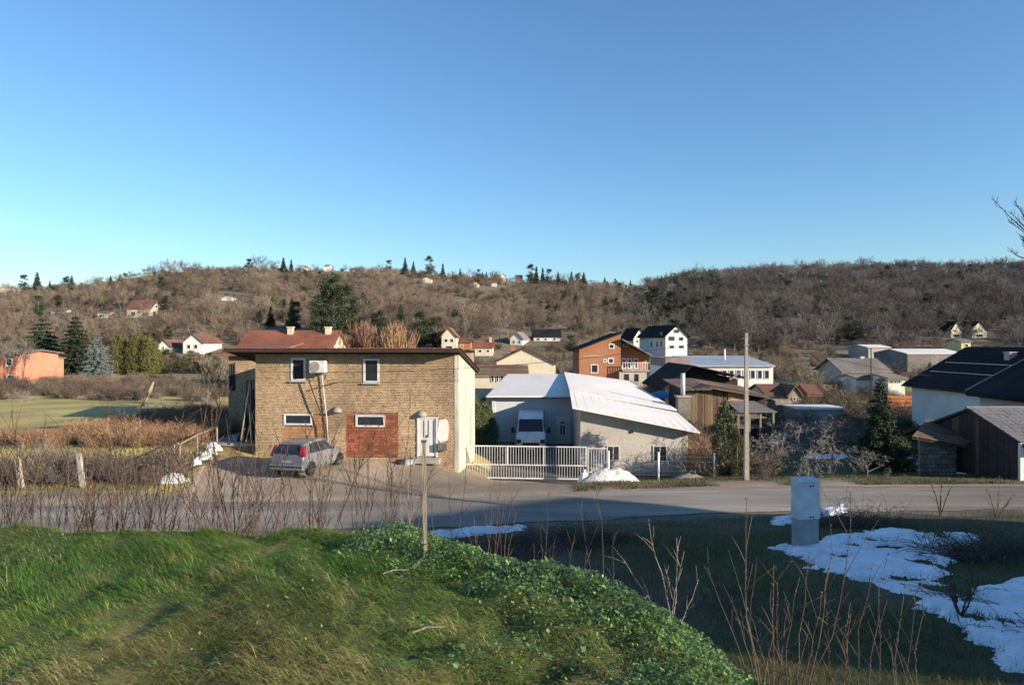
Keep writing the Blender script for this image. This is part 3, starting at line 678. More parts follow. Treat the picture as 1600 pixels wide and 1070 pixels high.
# thin dark lamp post far right of centre
c2 = at(1361, 600, 60); g2 = gzf(c2.x, 60)
tag(obj('thin_pole', MB().tube([(0, 0, 0), (0, 0, CAMZ - (543 - CY) / F * 60 - g2)], .045, 6), M['darkwood'], loc=(c2.x, 60, g2)), 'thin dark wooden pole rising behind the garden conifer', 'pole')
c2 = at(1494 - 1, 512, 300)

# ---- vehicles
def loft_body(stations, name, matb, parent):
    """stations: (y, half width, z bottom, z belt, z top, half width at top)"""
    mb = MB(); K = 10
    for (y, w, zb, zl, zt, wt) in stations:
        ring = [(-w * .86, zb), (-w * .98, zb + .16), (-w, (zb + zl) / 2 + .06), (-w * .97, zl), (-wt, zt), (wt, zt), (w * .97, zl), (w, (zb + zl) / 2 + .06), (w * .98, zb + .16), (w * .86, zb)]
        mb.v += [(x, y, z) for x, z in ring]
    for i in range(len(stations) - 1):
        for k in range(K - 1):
            a = i * K + k; mb.f.append((a, a + 1, a + K + 1, a + K))
        mb.f.append((i * K + K - 1, i * K, i * K + K, i * K + 2 * K - 1))
    mb.f.append(tuple(range(K))); e = (len(stations) - 1) * K; mb.f.append(tuple(e + k for k in reversed(range(K))))
    o = obj(name, mb, matb, parent, smooth=True)
    s = o.modifiers.new('bevel', 'BEVEL'); s.width = .03; s.segments = 2; s.limit_method = 'ANGLE'; s.angle_limit = R(25)
    return o
def wheel(parent, x, y, r, side, w=.2):
    mb = MB(); K = 20; pr = [(0.0, r * .62), (.02, r * .9), (.05, r), (w - .05, r), (w - .02, r * .9), (w, r * .62)]
    for k in range(K):
        t = 2 * math.pi * k / K
        for px_, rr in pr: mb.v.append((side * (px_ - w), rr * math.cos(t), rr * math.sin(t)))
    n = len(pr)
    for k in range(K):
        for j in range(n): a = k * n + j; b = ((k + 1) % K) * n + j; j2 = (j + 1) % n; mb.f.append((a, k * n + j2, ((k + 1) % K) * n + j2, b))
    ty = obj('wheel', mb, M['black'], parent, smooth=True, loc=(x, y, r))
    rim = MB()
    for s in range(5):
        t = 2 * math.pi * s / 5; c_, s_ = math.cos(t), math.sin(t); q = []
        for (a, b) in ((-.12, .08), (.12, .08), (.09, .60), (-.09, .60)): q.append((r * (b * c_ - a * s_), r * (b * s_ + a * c_)))
        rim.hexa([(side * -.05, y_, z_) for y_, z_ in q], [(side * -.02, y_, z_) for y_, z_ in q])
    rim.hexa([(side * -.10, .61 * r * math.cos(t * math.pi / 8), .61 * r * math.sin(t * math.pi / 8)) for t in range(16)], [(side * -.06, .61 * r * math.cos(t * math.pi / 8), .61 * r * math.sin(t * math.pi / 8)) for t in range(16)])
    obj('rim', rim, M['chrome'], ty)
cx0 = at(456, 750, 30.0)
car = thing('parked_car', 'silver five-door hatchback parked nose-in before the tan brick building', 'car', (cx0.x - .22, 30.0, gzf(cx0.x, 31.5) + .01), R(-15))
sts = [(0, .74, .42, .86, .92, .66), (.06, .80, .30, .90, .98, .68), (.35, .82, .24, .94, 1.36, .60), (.62, .83, .22, .94, 1.44, .60), (1.4, .83, .22, .93, 1.48, .60), (2.1, .83, .22, .91, 1.44, .58), (2.75, .83, .22, .88, .98, .64), (3.3, .80, .24, .80, .86, .60), (3.66, .74, .28, .66, .70, .55), (3.78, .62, .34, .54, .56, .5)]
body = loft_body(sts, 'body', M['silver'], car)
def panel(pts, m, name, parent, off=.012, th=.01):
    pts = [Vector(p) for p in pts]; nrm = (pts[1] - pts[0]).cross(pts[2] - pts[0]).normalized()
    return obj(name, MB().hexa([p + nrm * off for p in pts], [p + nrm * (off + th) for p in pts]), m, parent)
panel([(-.60, .075, 1.00), (.60, .075, 1.00), (.53, .31, 1.34), (-.53, .31, 1.34)], M['glass'], 'rear_window', car, .045)
for s in (1, -1):
    q = [(s * .795, .55, .98), (s * .80, 1.36, .97), (s * .635, 1.32, 1.39), (s * .64, .72, 1.36)]
    panel(q if s > 0 else q[::-1], M['glass'], 'side_window', car, .02)
    q = [(s * .80, 1.46, .97), (s * .80, 2.42, .95), (s * .64, 2.0, 1.36), (s * .635, 1.42, 1.39)]
    panel(q if s > 0 else q[::-1], M['glass'], 'side_window', car, .02)
    bevel(obj('tail_light', MB().hexa([(s * .62, -.03, .90), (s * .84, .02, .90), (s * .84, .20, .90), (s * .62, .06, .90)], [(s * .60, .12, 1.34), (s * .70, .16, 1.34), (s * .72, .34, 1.34), (s * .60, .26, 1.34)]), M['redlight'], car), .01)
    bevel(obj('mirror', MB().box(min(s * .84, s * 1.0), max(s * .84, s * 1.0), 2.28, 2.40, .95, 1.08), M['silver'], car), .02)
    obj('headlight', MB().box(min(s * .45, s * .70), max(s * .45, s * .70), 3.60, 3.72, .58, .70), M['glass'], car)
    wheel(car, s * .84, .62, .29, s); wheel(car, s * .84, 3.08, .29, s)
    for y in (.62, 3.08):
        obj('wheel_arch', MB().prism_x([(y + .36 * math.cos(t * math.pi / 10), .29 + .36 * math.sin(t * math.pi / 10)) for t in range(11)], min(s * .72, s * .835), max(s * .72, s * .835)), M['black'], car)
    obj('door_handle', MB().box(min(s * .845, s * .87), max(s * .845, s * .87), 1.15, 1.32, .84, .88), M['silver'], car)
panel([(-.60, 2.72, 1.0), (-.54, 2.16, 1.38), (.54, 2.16, 1.38), (.60, 2.72, 1.0)][::-1], M['glass'], 'windscreen', car, .02)
bevel(obj('bumper', MB().box(-.80, .80, -.09, .12, .34, .58), M['silver'], car), .04)
obj('bumper_strip', MB().box(-.78, .78, -.10, -.091, .44, .50), M['black'], car)
obj('number_plate', MB().box(-.24, .24, -.02, -.005, .64, .73), M['palewall'], car)
obj('badge', MB().prism_y([(.05 * math.cos(t), .88 + .05 * math.sin(t)) for t in [k * math.pi / 4 for k in range(8)]], .035, .045), M['chrome'], car)
obj('rear_wiper', MB().box(-.02, .30, .02, .04, .995, 1.012), M['black'], car)

vc = at(829, 700, 44.6)
van = thing('parked_van', 'white high-roofed panel van facing the road inside the yard', 'van', (vc.x, 44.4, gzf(vc.x, 46) - .02), R(-2))
sts = [(0, .80, .45, .80, .86, .74), (.10, .94, .32, 1.02, 1.08, .80), (.75, .98, .28, 1.28, 1.32, .82), (1.45, .99, .28, 1.34, 2.18, .76), (1.9, .99, .28, 1.34, 2.34, .80), (3.0, .99, .28, 1.34, 2.38, .82), (5.2, .99, .28, 1.34, 2.36, .82), (5.3, .95, .32, 1.3, 2.28, .80)]
loft_body(sts, 'body', M['vanpaint'], van)
panel([(-.80, .80, 1.38), (.80, .80, 1.38), (.74, 1.38, 2.10), (-.74, 1.38, 2.10)], M['glass'], 'windscreen', van, .03)
for s in (1, -1):
    q = [(s * .975, 1.0, 1.40), (s * .975, 2.0, 1.40), (s * .84, 1.95, 2.06), (s * .84, 1.5, 2.06)]
    panel(q if s > 0 else q[::-1], M['glass'], 'side_window', van, .02)
    bevel(obj('mirror', MB().box(min(s * 1.06, s * 1.26), max(s * 1.06, s * 1.26), 1.0, 1.12, 1.25, 1.62), M['black'], van), .03)
    obj('mirror_arm', MB().box(min(s * .96, s * 1.058), max(s * .96, s * 1.058), 1.05, 1.09, 1.32, 1.36), M['black'], van)
    bevel(obj('headlight', MB().box(min(s * .60, s * .90), max(s * .60, s * .90), -.02, .14, .74, .98), M['glass'], van), .02)
    for y in (.85, 4.2): wheel(van, s * .99, y, .33, s, .22)
obj('grille', MB().box(-.52, .52, -.035, -.004, .60, .78), M['black'], van); bevel(obj('bumper', MB().box(-.94, .94, -.12, .12, .32, .56), M['black'], van), .04)
obj('number_plate', MB().box(-.26, .26, -.135, -.122, .38, .49), M['white'], van)
# ================================================================ the village behind
# (name, label, Y, px0, px1, y base, y eave, y ridge, depth ...)
house('red_roof_house', 'long house with a weathered red tile roof and cream gable rising behind the brick building', 78, 372, 515, 600, 547, 519, 8, 'x', 'cream', 'tile_red', chim=((.47, .42, .5, 'cream'), (.90, .42, .5, 'cream')), ov=.35, rwins=((3.2, 4.4, 2.0, 3.0),))
house('hillside_house', 'cream house with brown gabled roof standing alone on the left hillside', None, 198, 236, 495, 482, 470, 9, 'x', 'cream', 'roofbrown', wins=((204, 212, 487, 494), (215, 219, 485, 490), (222, 232, 488, 494)), rwins=((3, 4.4, 3.4, 4.6), (1.0, 4.0, .6, 2.2)))
house('hillside_shed', 'small flat pale shed on the left hillside beside the lone cream house', None, 152, 172, 498, 489, 487, 5, 'x', 'whitewall', 'roofgrey', wins=((155, 160, 491, 496),), cat='shed')
house('gable_house', 'white gable house with brown roof among the trees left of the brick building', None, 286, 317, 553, 535, 522, 12, 'y', 'whitewall', 'roofbrown', wins=((292, 298, 538, 545), (303, 309, 538, 545)))
house('small_gable_house', 'smaller white gable house left of the brown-roofed white house', None, 246, 267, 551, 541, 531, 10, 'y', 'whitewall', 'roofbrown', wins=((253, 257, 541, 547),))
sh = house('salmon_house', 'salmon orange two-storey house with dark roof at the left edge of the photo', 86, -16, 25, 606, 554, 548, 8, 'x', 'salmon', 'roofgrey', wins=((9, 20, 560, 572), (10, 23, 585, 599)), ov=.5)
house('salmon_annex', 'salmon annex with white upper wall beside the left-edge house', 90, 27, 45, 604, 562, 558, 7, 'x', 'salmon', 'roofgrey', wins=((35, 43, 564, 578),), ov=.2)
house('cream_gable_house', 'tall narrow cream house with red roof just right of the reddish thicket', None, 690, 713, 552, 525, 512, 11, 'y', 'cream', 'tile_red', wins=((694, 700, 529, 535), (703, 709, 529, 535), (696, 707, 540, 545)))
house('tiny_brick_house', 'tiny brown brick house right of the tall narrow cream house', None, 716, 735, 549, 535, 529, 8, 'x', 'housebrick', 'roofbrown', wins=((720, 724, 538, 543),))
house('red_roof_cottage', 'low cottage with bright red roof and pale wall beside the tiny brick house', None, 742, 770, 556, 543, 533, 8, 'x', 'cream', 'tile_red', wins=((747, 753, 546, 551), (760, 765, 546, 551)), chim=((.85, .4, .9, 'cream'),))
house('white_gable_cottage', 'small white gable cottage with grey roof behind the cream gable house', None, 797, 817, 539, 529, 519, 11, 'y', 'whitewall', 'roofgrey', rz=-12, wins=((801, 805, 532, 537), (810, 814, 532, 537)))
house('dark_roof_cottage', 'low white cottage with dark roof and dormer left of the orange brick house', None, 834, 876, 533, 526, 515, 9, 'x', 'whitewall', 'roofdark', wins=((838, 844, 528, 532), (850, 855, 528, 532), (864, 869, 528, 532)))
house('cream_gable_barn', 'broad cream gable-ended house with brick chimney behind the white workshop roof', 92, 776, 868, 606, 566, 544, 9, 'y', 'cream', 'roofbrown', chim=((.28, .12, .25, 'housebrick'),), wins=((826, 829, 551, 554),), ov=.45, ridge=.5)
house('brown_roof_annex', 'low cream annex with brown tile roof between the brick building and the workshop', 68, 736, 822, 628, 584, 573, 5.5, 'x', 'cream', 'tile_old', wins=((767, 772, 586, 597), (775, 779, 586, 597), (782, 787, 586, 597)), ov=.25)
house('twin_house', 'left one of two cream twin gable houses on the right hillside', None, 1486, 1504, 528, 515, 502, 9, 'y', 'cream', 'roofdark', wins=((1490, 1494, 515, 519), (1489, 1500, 522, 527)), group=None)
house('twin_house', 'right one of two cream twin gable houses on the right hillside', None, 1518, 1542, 528, 515, 502, 9, 'y', 'cream', 'roofdark', wins=((1523, 1527, 515, 519), (1532, 1536, 515, 519), (1525, 1536, 522, 527)))
house('yellow_house', 'little yellow house peeping over the ridge of the dark-roofed house', 175, 1502, 1517, 556, 534, 530, 6, 'x', 'yellow', 'roofgrey', wins=((1507, 1513, 537, 542),))
house('pale_roof_hall', 'long low hall with pale flat roof above the dark-roofed house', 150, 1418, 1506, 572, 553, 546, 14, 'x', 'roofgrey', 'metalroof', ov=.2, cat='hall')
house('grey_roof_house', 'house with big dull brown-grey roof in the middle right distance', 108, 1318, 1386, 602, 580, 561, 9, 'x', 'greywall', 'roofgrey', chim=((.75, .5, .3, 'cream'),), wins=((1325, 1330, 583, 589),), ov=.6)
house('long_white_house', 'low white house with a row of small windows left of the dark-roofed house', 88, 1388, 1414, 612, 592, 586, 6, 'x', 'whitewall', 'roofgrey', wins=((1391, 1395, 594, 599), (1397, 1401, 594, 599), (1403, 1407, 594, 599)), ov=.3)
house('white_shed', 'plain pale shed left of the low white house with small windows', 92, 1338, 1372, 612, 592, 587, 5, 'x', 'whitewall', 'roofgrey', ov=.2, cat='shed')
house('far_white_hall', 'distant low building with white roof among bare trees right of centre', 200, 1357, 1390, 552, 543, 539, 12, 'x', 'greywall', 'metalroof', cat='hall')
house('little_porch_house', 'little house with brown roof and pale gable porch beyond the wooden shack', 74, 1196, 1232, 640, 615, 602, 5, 'x', 'cream', 'roofbrown', wins=((1214, 1217, 617, 626),), ov=.3)
house('porch_gable', 'pale pointed gable porch beside the little brown-roofed house', 73, 1232, 1252, 640, 617, 604, 4, 'y', 'greywood', 'roofbrown', ov=.2, wins=((1238, 1244, 620, 626),), cat='porch')
house('brown_shed', 'plain brown-roofed shed right of the pale gable porch', 76, 1262, 1284, 634, 617, 603, 4, 'x', 'roofbrown', 'roofbrown', ov=.1, cat='shed')
for i, (a, b, c_, e, r_, w, rf_, lb) in enumerate([
    (660, 674, 435, 430, 427, 'cream', 'roofgrey', 'cream box house near the top of the central ridge'),
    (430, 442, 419, 416, 414, 'cream', 'roofbrown', 'tiny cream house at the crest of the left ridge'),
    (470, 480, 416, 412, 409, 'cream', 'roofbrown', 'tiny pale house on the skyline above the dark pines'),
    (507, 514, 414, 410, 408, 'whitewall', 'roofgrey', 'tiny pale hut on the skyline right of the dark pines'),
    (740, 748, 442, 437, 434, 'cream', 'roofbrown', 'left of two tiny houses below the ridge flanking dark cypresses'),
    (768, 776, 441, 436, 433, 'cream', 'roofbrown', 'right of two tiny houses below the ridge flanking dark cypresses'),
    (782, 790, 430, 425, 422, 'whitewall', 'roofbrown', 'tiny white house on the ridge line above the twin cypresses'),
    (806, 816, 432, 428, 424, 'cream', 'tile_red', 'tiny red-roofed house on the ridge line right of the white one'),
    (0, 18, 456, 451, 447, 'cream', 'roofbrown', 'low brown-roofed house at the far left skyline'),
    (80, 102, 490, 486, 484, 'whitewall', 'roofgrey', 'low pale building on the slope far left of the lone cream house'),
    (346, 362, 470, 466, 464, 'whitewall', 'metalroof', 'white low shack on the terrace above the left fields'),
    (1192, 1206, 470 + 46, 512, 508, 'whitewall', 'roofgrey', 'small pale hut among bare trees behind the utility pole')]):
    if c_ < 445: c_ += 7; e += 6; r_ += 6
    house('distant_house', lb, None, a, b, c_, e, r_, 6, 'x' if i % 2 else 'y', w, rf_, ov=.3)

house('low_shed', 'long low dark shed with white snowy roof edge behind the fruit trees', 57, 1246, 1318, 652, 640, 637, 3, 'x', 'greywall', 'metalroof', ov=.15, cat='shed')
house('lumber_stack', 'pale stacked boards and boxes beside the long low dark shed', 60, 1212, 1236, 652, 630, 626, 2, 'x', 'greywood', 'greywood', ov=.05, cat='shed')
# ---- orange brick house with balcony
Y = 105.; s = F / Y
oh = thing('orange_brick_house', 'unfinished orange brick house with split dark roof and white balcony railing', 'house', (at(905, 0, Y).x, Y, -1.6), R(0))
X = lambda px: (px - 905) / s; Z = lambda py: CAMZ - (py - CY) / s + 1.6
obj('wall', MB().prism_y([(0, 0), (X(970), 0), (X(970), Z(522)), (0, Z(546))], 0, 11), M['housebrick'], oh)
obj('right_wall', MB().prism_y([(X(970) + .01, 0), (X(1014), 0), (X(1014), Z(556)), (X(970) + .01, Z(533))], 1.6, 11), M['housebrick'], oh)
ra = obj('roof', MB().prism_y([(-.7, Z(549)), (X(970) + .1, Z(520.5)), (X(970) + .1, Z(519)), (-.7, Z(547))], -.8, 11.6), M['roofdark'], oh)
obj('lower_roof', MB().prism_y([(X(970) + .11, Z(531)), (X(1024), Z(560)), (X(1024), Z(558)), (X(970) + .11, Z(529))], -.8, 11.6), M['roofgrey'], oh)
for q in ((923, 935, 569, 583), (942, 949, 561, 566), (950, 959, 559, 568), (951, 960, 537, 545)):
    window_part(oh, X(q[0]), X(q[1]), Z(q[3]), Z(q[2]), 0, fw=.14)
window_part(oh, X(976), X(984), Z(542), Z(537), 1.6, fw=.1)
for q in ((974, 981, 560, 577), (983, 990, 560, 577), (993, 1000, 560, 577)): window_part(oh, X(q[0]), X(q[1]), Z(q[3]), Z(q[2]), 1.6, fw=.16)
obj('band', MB().box(X(912), X(950), -.04, -.001, Z(556.5), Z(555)), M['concrete'], oh)
bal = obj('balcony', MB().box(X(971), X(1014), -1.2, 1.58, Z(580), Z(577.5)), M['concrete'], oh)
obj('railing', MB().box(X(971), X(1014), -1.2, -1.12, Z(566.5), Z(565.7)), M['white'], bal)
for k in range(12):
    x = X(971) + (X(1013) - X(971)) * k / 11; obj('railing_post', MB().box(x, x + .07, -1.2, -1.13, Z(577.4), Z(566.6)), M['white'], bal)
obj('lower_storey', MB().box(X(966), X(1014), -1.0, 1.59, 0, Z(580.2)), M['greywall'], oh)
for q in ((974, 981, 584, 595), (990, 996, 584, 595)): window_part(oh, X(q[0]), X(q[1]), Z(q[3]), Z(q[2]), -1.0, fw=.08, framemat='darkwood')
obj('corner_post', MB().box(X(1013), X(1015), -1.25, -1.05, 0, Z(557)), M['concrete'], oh)
# ---- big white house with three rows of openings; its neighbour
wh = house('white_house', 'large white three-storey gable house with dark roof and arched balcony openings', 190, 1040, 1077, 549, 524, 508, 17, 'y', 'whitewall', 'roofdark', rz=14,
      wins=((1044, 1056, 525, 533), (1062, 1071, 526, 533), (1046, 1055, 539, 545), (1062, 1072, 539, 545), (1053, 1064, 514, 521)), lwins=((2, 3.2, 1.2, 2.8), (4.5, 5.7, 1.2, 2.8), (8, 9.2, 1.2, 2.8), (2, 3.2, 4.0, 5.2)), ov=.7)
house('white_neighbour_house', 'white gable house with dark roof left of the large three-storey white house', 215, 990, 1010, 546, 528, 513, 12, 'y', 'whitewall', 'roofdark', rz=10, wins=((994, 998, 531, 536), (1002, 1006, 531, 536), (998, 1002, 521, 525)), ov=.5)
# ---- long hall with pink end wall and blue-grey roof
Y = 80.; s = F / Y
lh = thing('long_hall', 'long hall with pinkish panel wall and blue-grey metal roof behind the dark barn', 'hall', (at(1040, 0, Y).x, Y, -1.4), 0)
X = lambda px: (px - 1040) / s; Z = lambda py: CAMZ - (py - CY) / s + 1.4
obj('wall', MB().box(0, X(1208), 0, 9, 0, Z(573)), M['whitewall'], lh)
obj('end_wall', MB().box(-.02, X(1079), -.05, -.002, 0, Z(559)), M['pinkwall'], lh); obj('end_gable', MB().box(0, X(1079), 0, 8.9, Z(573) + .002, Z(559)), M['pinkwall'], lh)
rr = obj('roof', MB().prism_x([(-.3, Z(573) + .01), (9.3, Z(560)), (9.3, Z(560) + .15), (-.3, Z(573) + .18)], X(1079) + .01, X(1210)), M['bluepanel'], lh)
for k in range(7): window_part(lh, X(1128 + 11 * k), X(1136 + 11 * k), Z(592), Z(578), 0, fw=.08, framemat='palewall')
obj('vent_pipe', MB().tube([(X(1153), 5, Z(566)), (X(1153), 5, Z(546))], .12, 8), M['white'], rr)
# ---- dark roofed barn
db = thing('dark_barn', 'barn with broad black roof behind the wooden shack', 'barn', (at(1032, 0, 64).x, 62, -1.4), 0)
s = F / 64.; X = lambda px: (px - 1032) / s; Z = lambda py: CAMZ - (py - CY) / s + 1.4
obj('wall', MB().prism_y([(0.3, 0), (X(1150), 0), (X(1150), Z(592)), (X(1078), Z(575)), (.3, Z(602))], 1.5, 9), M['darkwood'], db)
obj('roof', MB().prism_y([(-.2, Z(607)), (X(1074), Z(571)), (X(1074), Z(569.5)), (-.2, Z(604.5))], 0, 10).prism_y([(X(1074) + .01, Z(571)), (X(1154), Z(590)), (X(1154), Z(587)), (X(1074) + .01, Z(569.5))], 0, 10), M['roofdark'], db)
obj('barge_board', MB().prism_y([(X(1126), Z(590)), (X(1142), Z(579)), (X(1143), Z(581)), (X(1128), Z(592))], -.5, -.42), M['greywood'], db)
# ---- wooden shack of loose boards
Y = 52.; s = F / Y
sk_ = thing('wooden_shack', 'ramshackle brown board shack with patched plank roof right of the workshop', 'shack', (at(1072, 0, Y).x, Y, -1.5), 0)
X = lambda px: (px - 1072) / s; Z = lambda py: CAMZ - (py - CY) / s + 1.5
obj('core', MB().prism_y([(.05, 0), (X(1196), 0), (X(1196), Z(618)), (X(1110), Z(602)), (.05, Z(608))], .06, 6), M['darkwood'], sk_)
rng = random.Random(11)
x = 0.0; k = 0
while x < X(1150):
    w = rng.uniform(.16, .30); top = Z(607) + (x / X(1110)) * (Z(602) - Z(607)) if x < X(1110) else Z(602) - (x - X(1110)) / (X(1196) - X(1110)) * (Z(602) - Z(618))
    z0 = rng.uniform(0, .3); o = rng.uniform(-.04, 0)
    obj('plank', MB().box(x, x + w - .02, -.03 + o, .02 + o, z0, top - rng.uniform(.05, .25)), M['wood'], sk_); x += w; k += 1
obj('yellow_board', MB().box(X(1137), X(1164), -.12, -.08, Z(632), Z(614)), M['orangebrick'], sk_, label='bright yellow-brown board on the shack front')
rf = obj('roof', MB().hexa([(-.4, -.6, Z(610)), (X(1112), -.6, Z(607)), (X(1112), 6.2, Z(598)), (-.4, 6.2, Z(600))], [(-.4, -.6, Z(609)), (X(1112), -.6, Z(606)), (X(1112), 6.2, Z(597)), (-.4, 6.2, Z(599))]).hexa([(X(1112) + .01, -.6, Z(607)), (X(1200), -.6, Z(622)), (X(1200), 6.2, Z(612)), (X(1112) + .01, 6.2, Z(598))], [(X(1112) + .01, -.6, Z(606)), (X(1200), -.6, Z(621)), (X(1200), 6.2, Z(611)), (X(1112) + .01, 6.2, Z(597))]), M['tile_old'], sk_)
for k in range(16):
    x = -.3 + k * .42; a = rng.uniform(-.15, .15)
    if x > X(1108): break
    obj('roof_board', MB().hexa([(x, -.8 + a, Z(609) + .02), (x + .3, -.8 + a, Z(608.7) + .02), (x + .3, 3 + a, Z(604)), (x, 3 + a, Z(604))], [(x, -.8 + a, Z(609) + .05), (x + .3, -.8 + a, Z(608.7) + .05), (x + .3, 3 + a, Z(604) + .03), (x, 3 + a, Z(604) + .03)]), M['wood'], rf)
lt = thing('open_lean_to', 'open lean-to with grey sheet roof and dark bays below the wooden shack', 'lean-to', (at(1146, 0, 47).x, 47, -1.5), 0)
s = F / 47.; X = lambda px: (px - 1146) / s; Z = lambda py: CAMZ - (py - CY) / s + 1.5
obj('roof', MB().hexa([(0, -1, Z(642)), (X(1206), -1, Z(642)), (X(1198), 2.5, Z(632)), (.3, 2.5, Z(632))], [(0, -1, Z(641)), (X(1206), -1, Z(641)), (X(1198), 2.5, Z(631)), (.3, 2.5, Z(631))]), M['roofgrey'], lt)
obj('back_wall', MB().box(.1, X(1200), 2.2, 2.4, 0, Z(636)), M['darkwood'], lt)
for px in (1148, 1165, 1182, 1202): obj('post', MB().box(X(px) - .06, X(px) + .06, -.8, -.68, 0, Z(643)), M['greywood'], lt)
for z_ in (Z(652), Z(668)): obj('shelf', MB().box(.15, X(1198), 0, 2.1, z_ - .05, z_), M['greywood'], lt)
# ---- blue tarpaulin on the workshop roof end, orange boards, white wall bits
hp = heap('blue_tarpaulin', (at(1040, 0, 58).x, 60.0), 1.7, 1.3, .5, 'bluetarp', 17, 'crumpled blue tarpaulin lying behind the right end of the white roof', 'tarpaulin', 26)
hp.location.z = CAMZ - (622 - CY) / F * 58 - gzf(hp.location.x, 60) - .1
obf = thing('orange_fence', 'orange board fence between the garden conifer and the dark-roofed white house', 'fence', (at(1386, 0, 62).x, 62, -1.2), 0)
s = F / 62.; Z = lambda py: CAMZ - (py - CY) / s + 1.2
for k in range(3): obj('board', MB().box(0, 2.9, -.02, .02, Z(635 - 6 * k), Z(630 - 6 * k)), M['orangeboard'], obf)
for x in (.0, 1.4, 2.85): obj('post', MB().box(x, x + .08, .03, .1, 0, Z(616)), M['darkwood'], obf)
# ---- dark-roofed white house at the right: its long side faces left, the ridge runs away from the road
rh = thing('dark_roof_house', 'large white house with black tiled roof at the right edge of the photo', 'house', (29.2, 36, -1.5), 0)
o_ = Vector((29.2, 36, -1.5)); ze = 4.55; zr_ = 6.93; XR = 4.1
obj('wall', MB().prism_y([(0, 0), (8.2, 0), (8.2, ze), (XR, zr_ - .05), (0, ze)], 0, 15.4), M['whitewall'], rh)
sl_ = (zr_ - ze) / XR
pz_ = lambda x: ze + sl_ * x if x <= XR else zr_ - sl_ * (x - XR)
rof = obj('roof', gable_roof('y', 0, 8.2, 0, 15.4, ze, zr_, .45, .16), M['roofdark'], rh)
for xg in (1.1, 2.2):
    obj('snow_guard', MB().tube([(xg, .4, pz_(xg) + .24), (xg, 15.0, pz_(xg) + .24)], .035, 5), M['chrome'], rof)
mb = MB(); x = -.4
while x < 4.0:                                                    # tile courses of the visible slope
    a = pz_(x) + .165; mb.hexa([(x, -.42, a), (x + .34, -.42, a + .34 * sl_), (x + .34, 15.8, a + .34 * sl_), (x, 15.8, a)], [(x, -.42, a + .05), (x + .34, -.42, a + .34 * sl_ + .01), (x + .34, 15.8, a + .34 * sl_ + .01), (x, 15.8, a + .05)]); x += .36
obj('tile_course', mb, M['roofdark'], rof, kind='stuff')
obj('chimney', MB().box(2.8, 3.3, 9.3, 9.8, pz_(2.8), pz_(3.3) + .38).box(2.74, 3.36, 9.24, 9.86, pz_(3.3) + .382, pz_(3.3) + .43), M['greywall'], rof)
obj('gutter', MB().tube([(-.52, -.4, ze - .2), (-.52, 15.8, ze - .2)], .07, 6), M['black'], rof)
obj('side_wing', MB().box(-.9, -.002, -.5, 6.6, 0, ze - .35), M['greywall'], rh)
q = [(-1.5, -1.0, ze - .42), (3.5, -1.0, zr_ - .15), (3.5, 7.0, zr_ - .15), (-1.5, 7.0, ze - .42)]
obj('wing_roof', MB().hexa([(a, b, c_ + .12) for a, b, c_ in q], [(a, b, c_ + .42) for a, b, c_ in q]), M['roofdark'], rh)
obj('verge_strip', MB().tube([Vector(q[3]) + Vector((0, .02, .44)), Vector(q[2]) + Vector((0, .02, .44))], .05, 5), M['concrete'], rh)
obj('drain_bracket', MB().tube([(-.6, 7.2, ze - .3), (-.3, 7.2, ze - .75), (-.05, 7.2, ze - .85), (-.05, 7.2, .3)], .05, 5), M['white'], rh)
window_part(rh, 9.5, 10.3, 1.3, 2.2, 0, fw=.08, face='l')
# ---- stone shed at the right, tiled roofs built tile by tile
Y = 33.2; s = F / Y
g0 = gzf(at(1440, 0, Y).x, Y)
sd = thing('stone_shed', 'low rough stone shed with sagging brown tile roof beside the road', 'shed', (at(1437, 0, Y).x, Y, g0 - .2), R(4))
X = lambda px: (px - 1437) / s; Z = lambda py: CAMZ - (py - CY) / s - g0 + .2
HW_ = X(1500)
wallh = Z(697)
obj('wall_core', MB().hexa([(.05, .05, 0), (X(1497), .05, 0), (X(1497) + 1.0, 2.4, 0), (1.55, 2.4, 0)], [(.05, .05, wallh), (X(1497), .05, wallh), (X(1497) + 1.0, 2.4, wallh + .25), (1.55, 2.4, wallh + .35)]), M['mortar'], sd)
rng = random.Random(9); z = 0
stm = None
while z < wallh - .1:
    h = rng.uniform(.17, .26); x = 0
    while x < X(1497) - .05:
        w = min(rng.uniform(.22, .48), X(1497) - x); o = rng.uniform(0, .04)
        if w > .08:
            a = MB().hexa([(x + .01, -.02 - o, z + .01), (x + w - .01, -.02 - o, z + rng.uniform(0, .02)), (x + w - .01, .06, z + .01), (x + .01, .06, z + .01)], [(x + rng.uniform(.01, .03), -.02 - o, z + h - .02), (x + w - rng.uniform(.01, .03), -.02 - o, z + h - rng.uniform(.01, .03)), (x + w - .01, .06, z + h - .01), (x + .01, .06, z + h - .01)])
            obj('stone', a, M['stonewall'], sd)
        x += w
    z += h
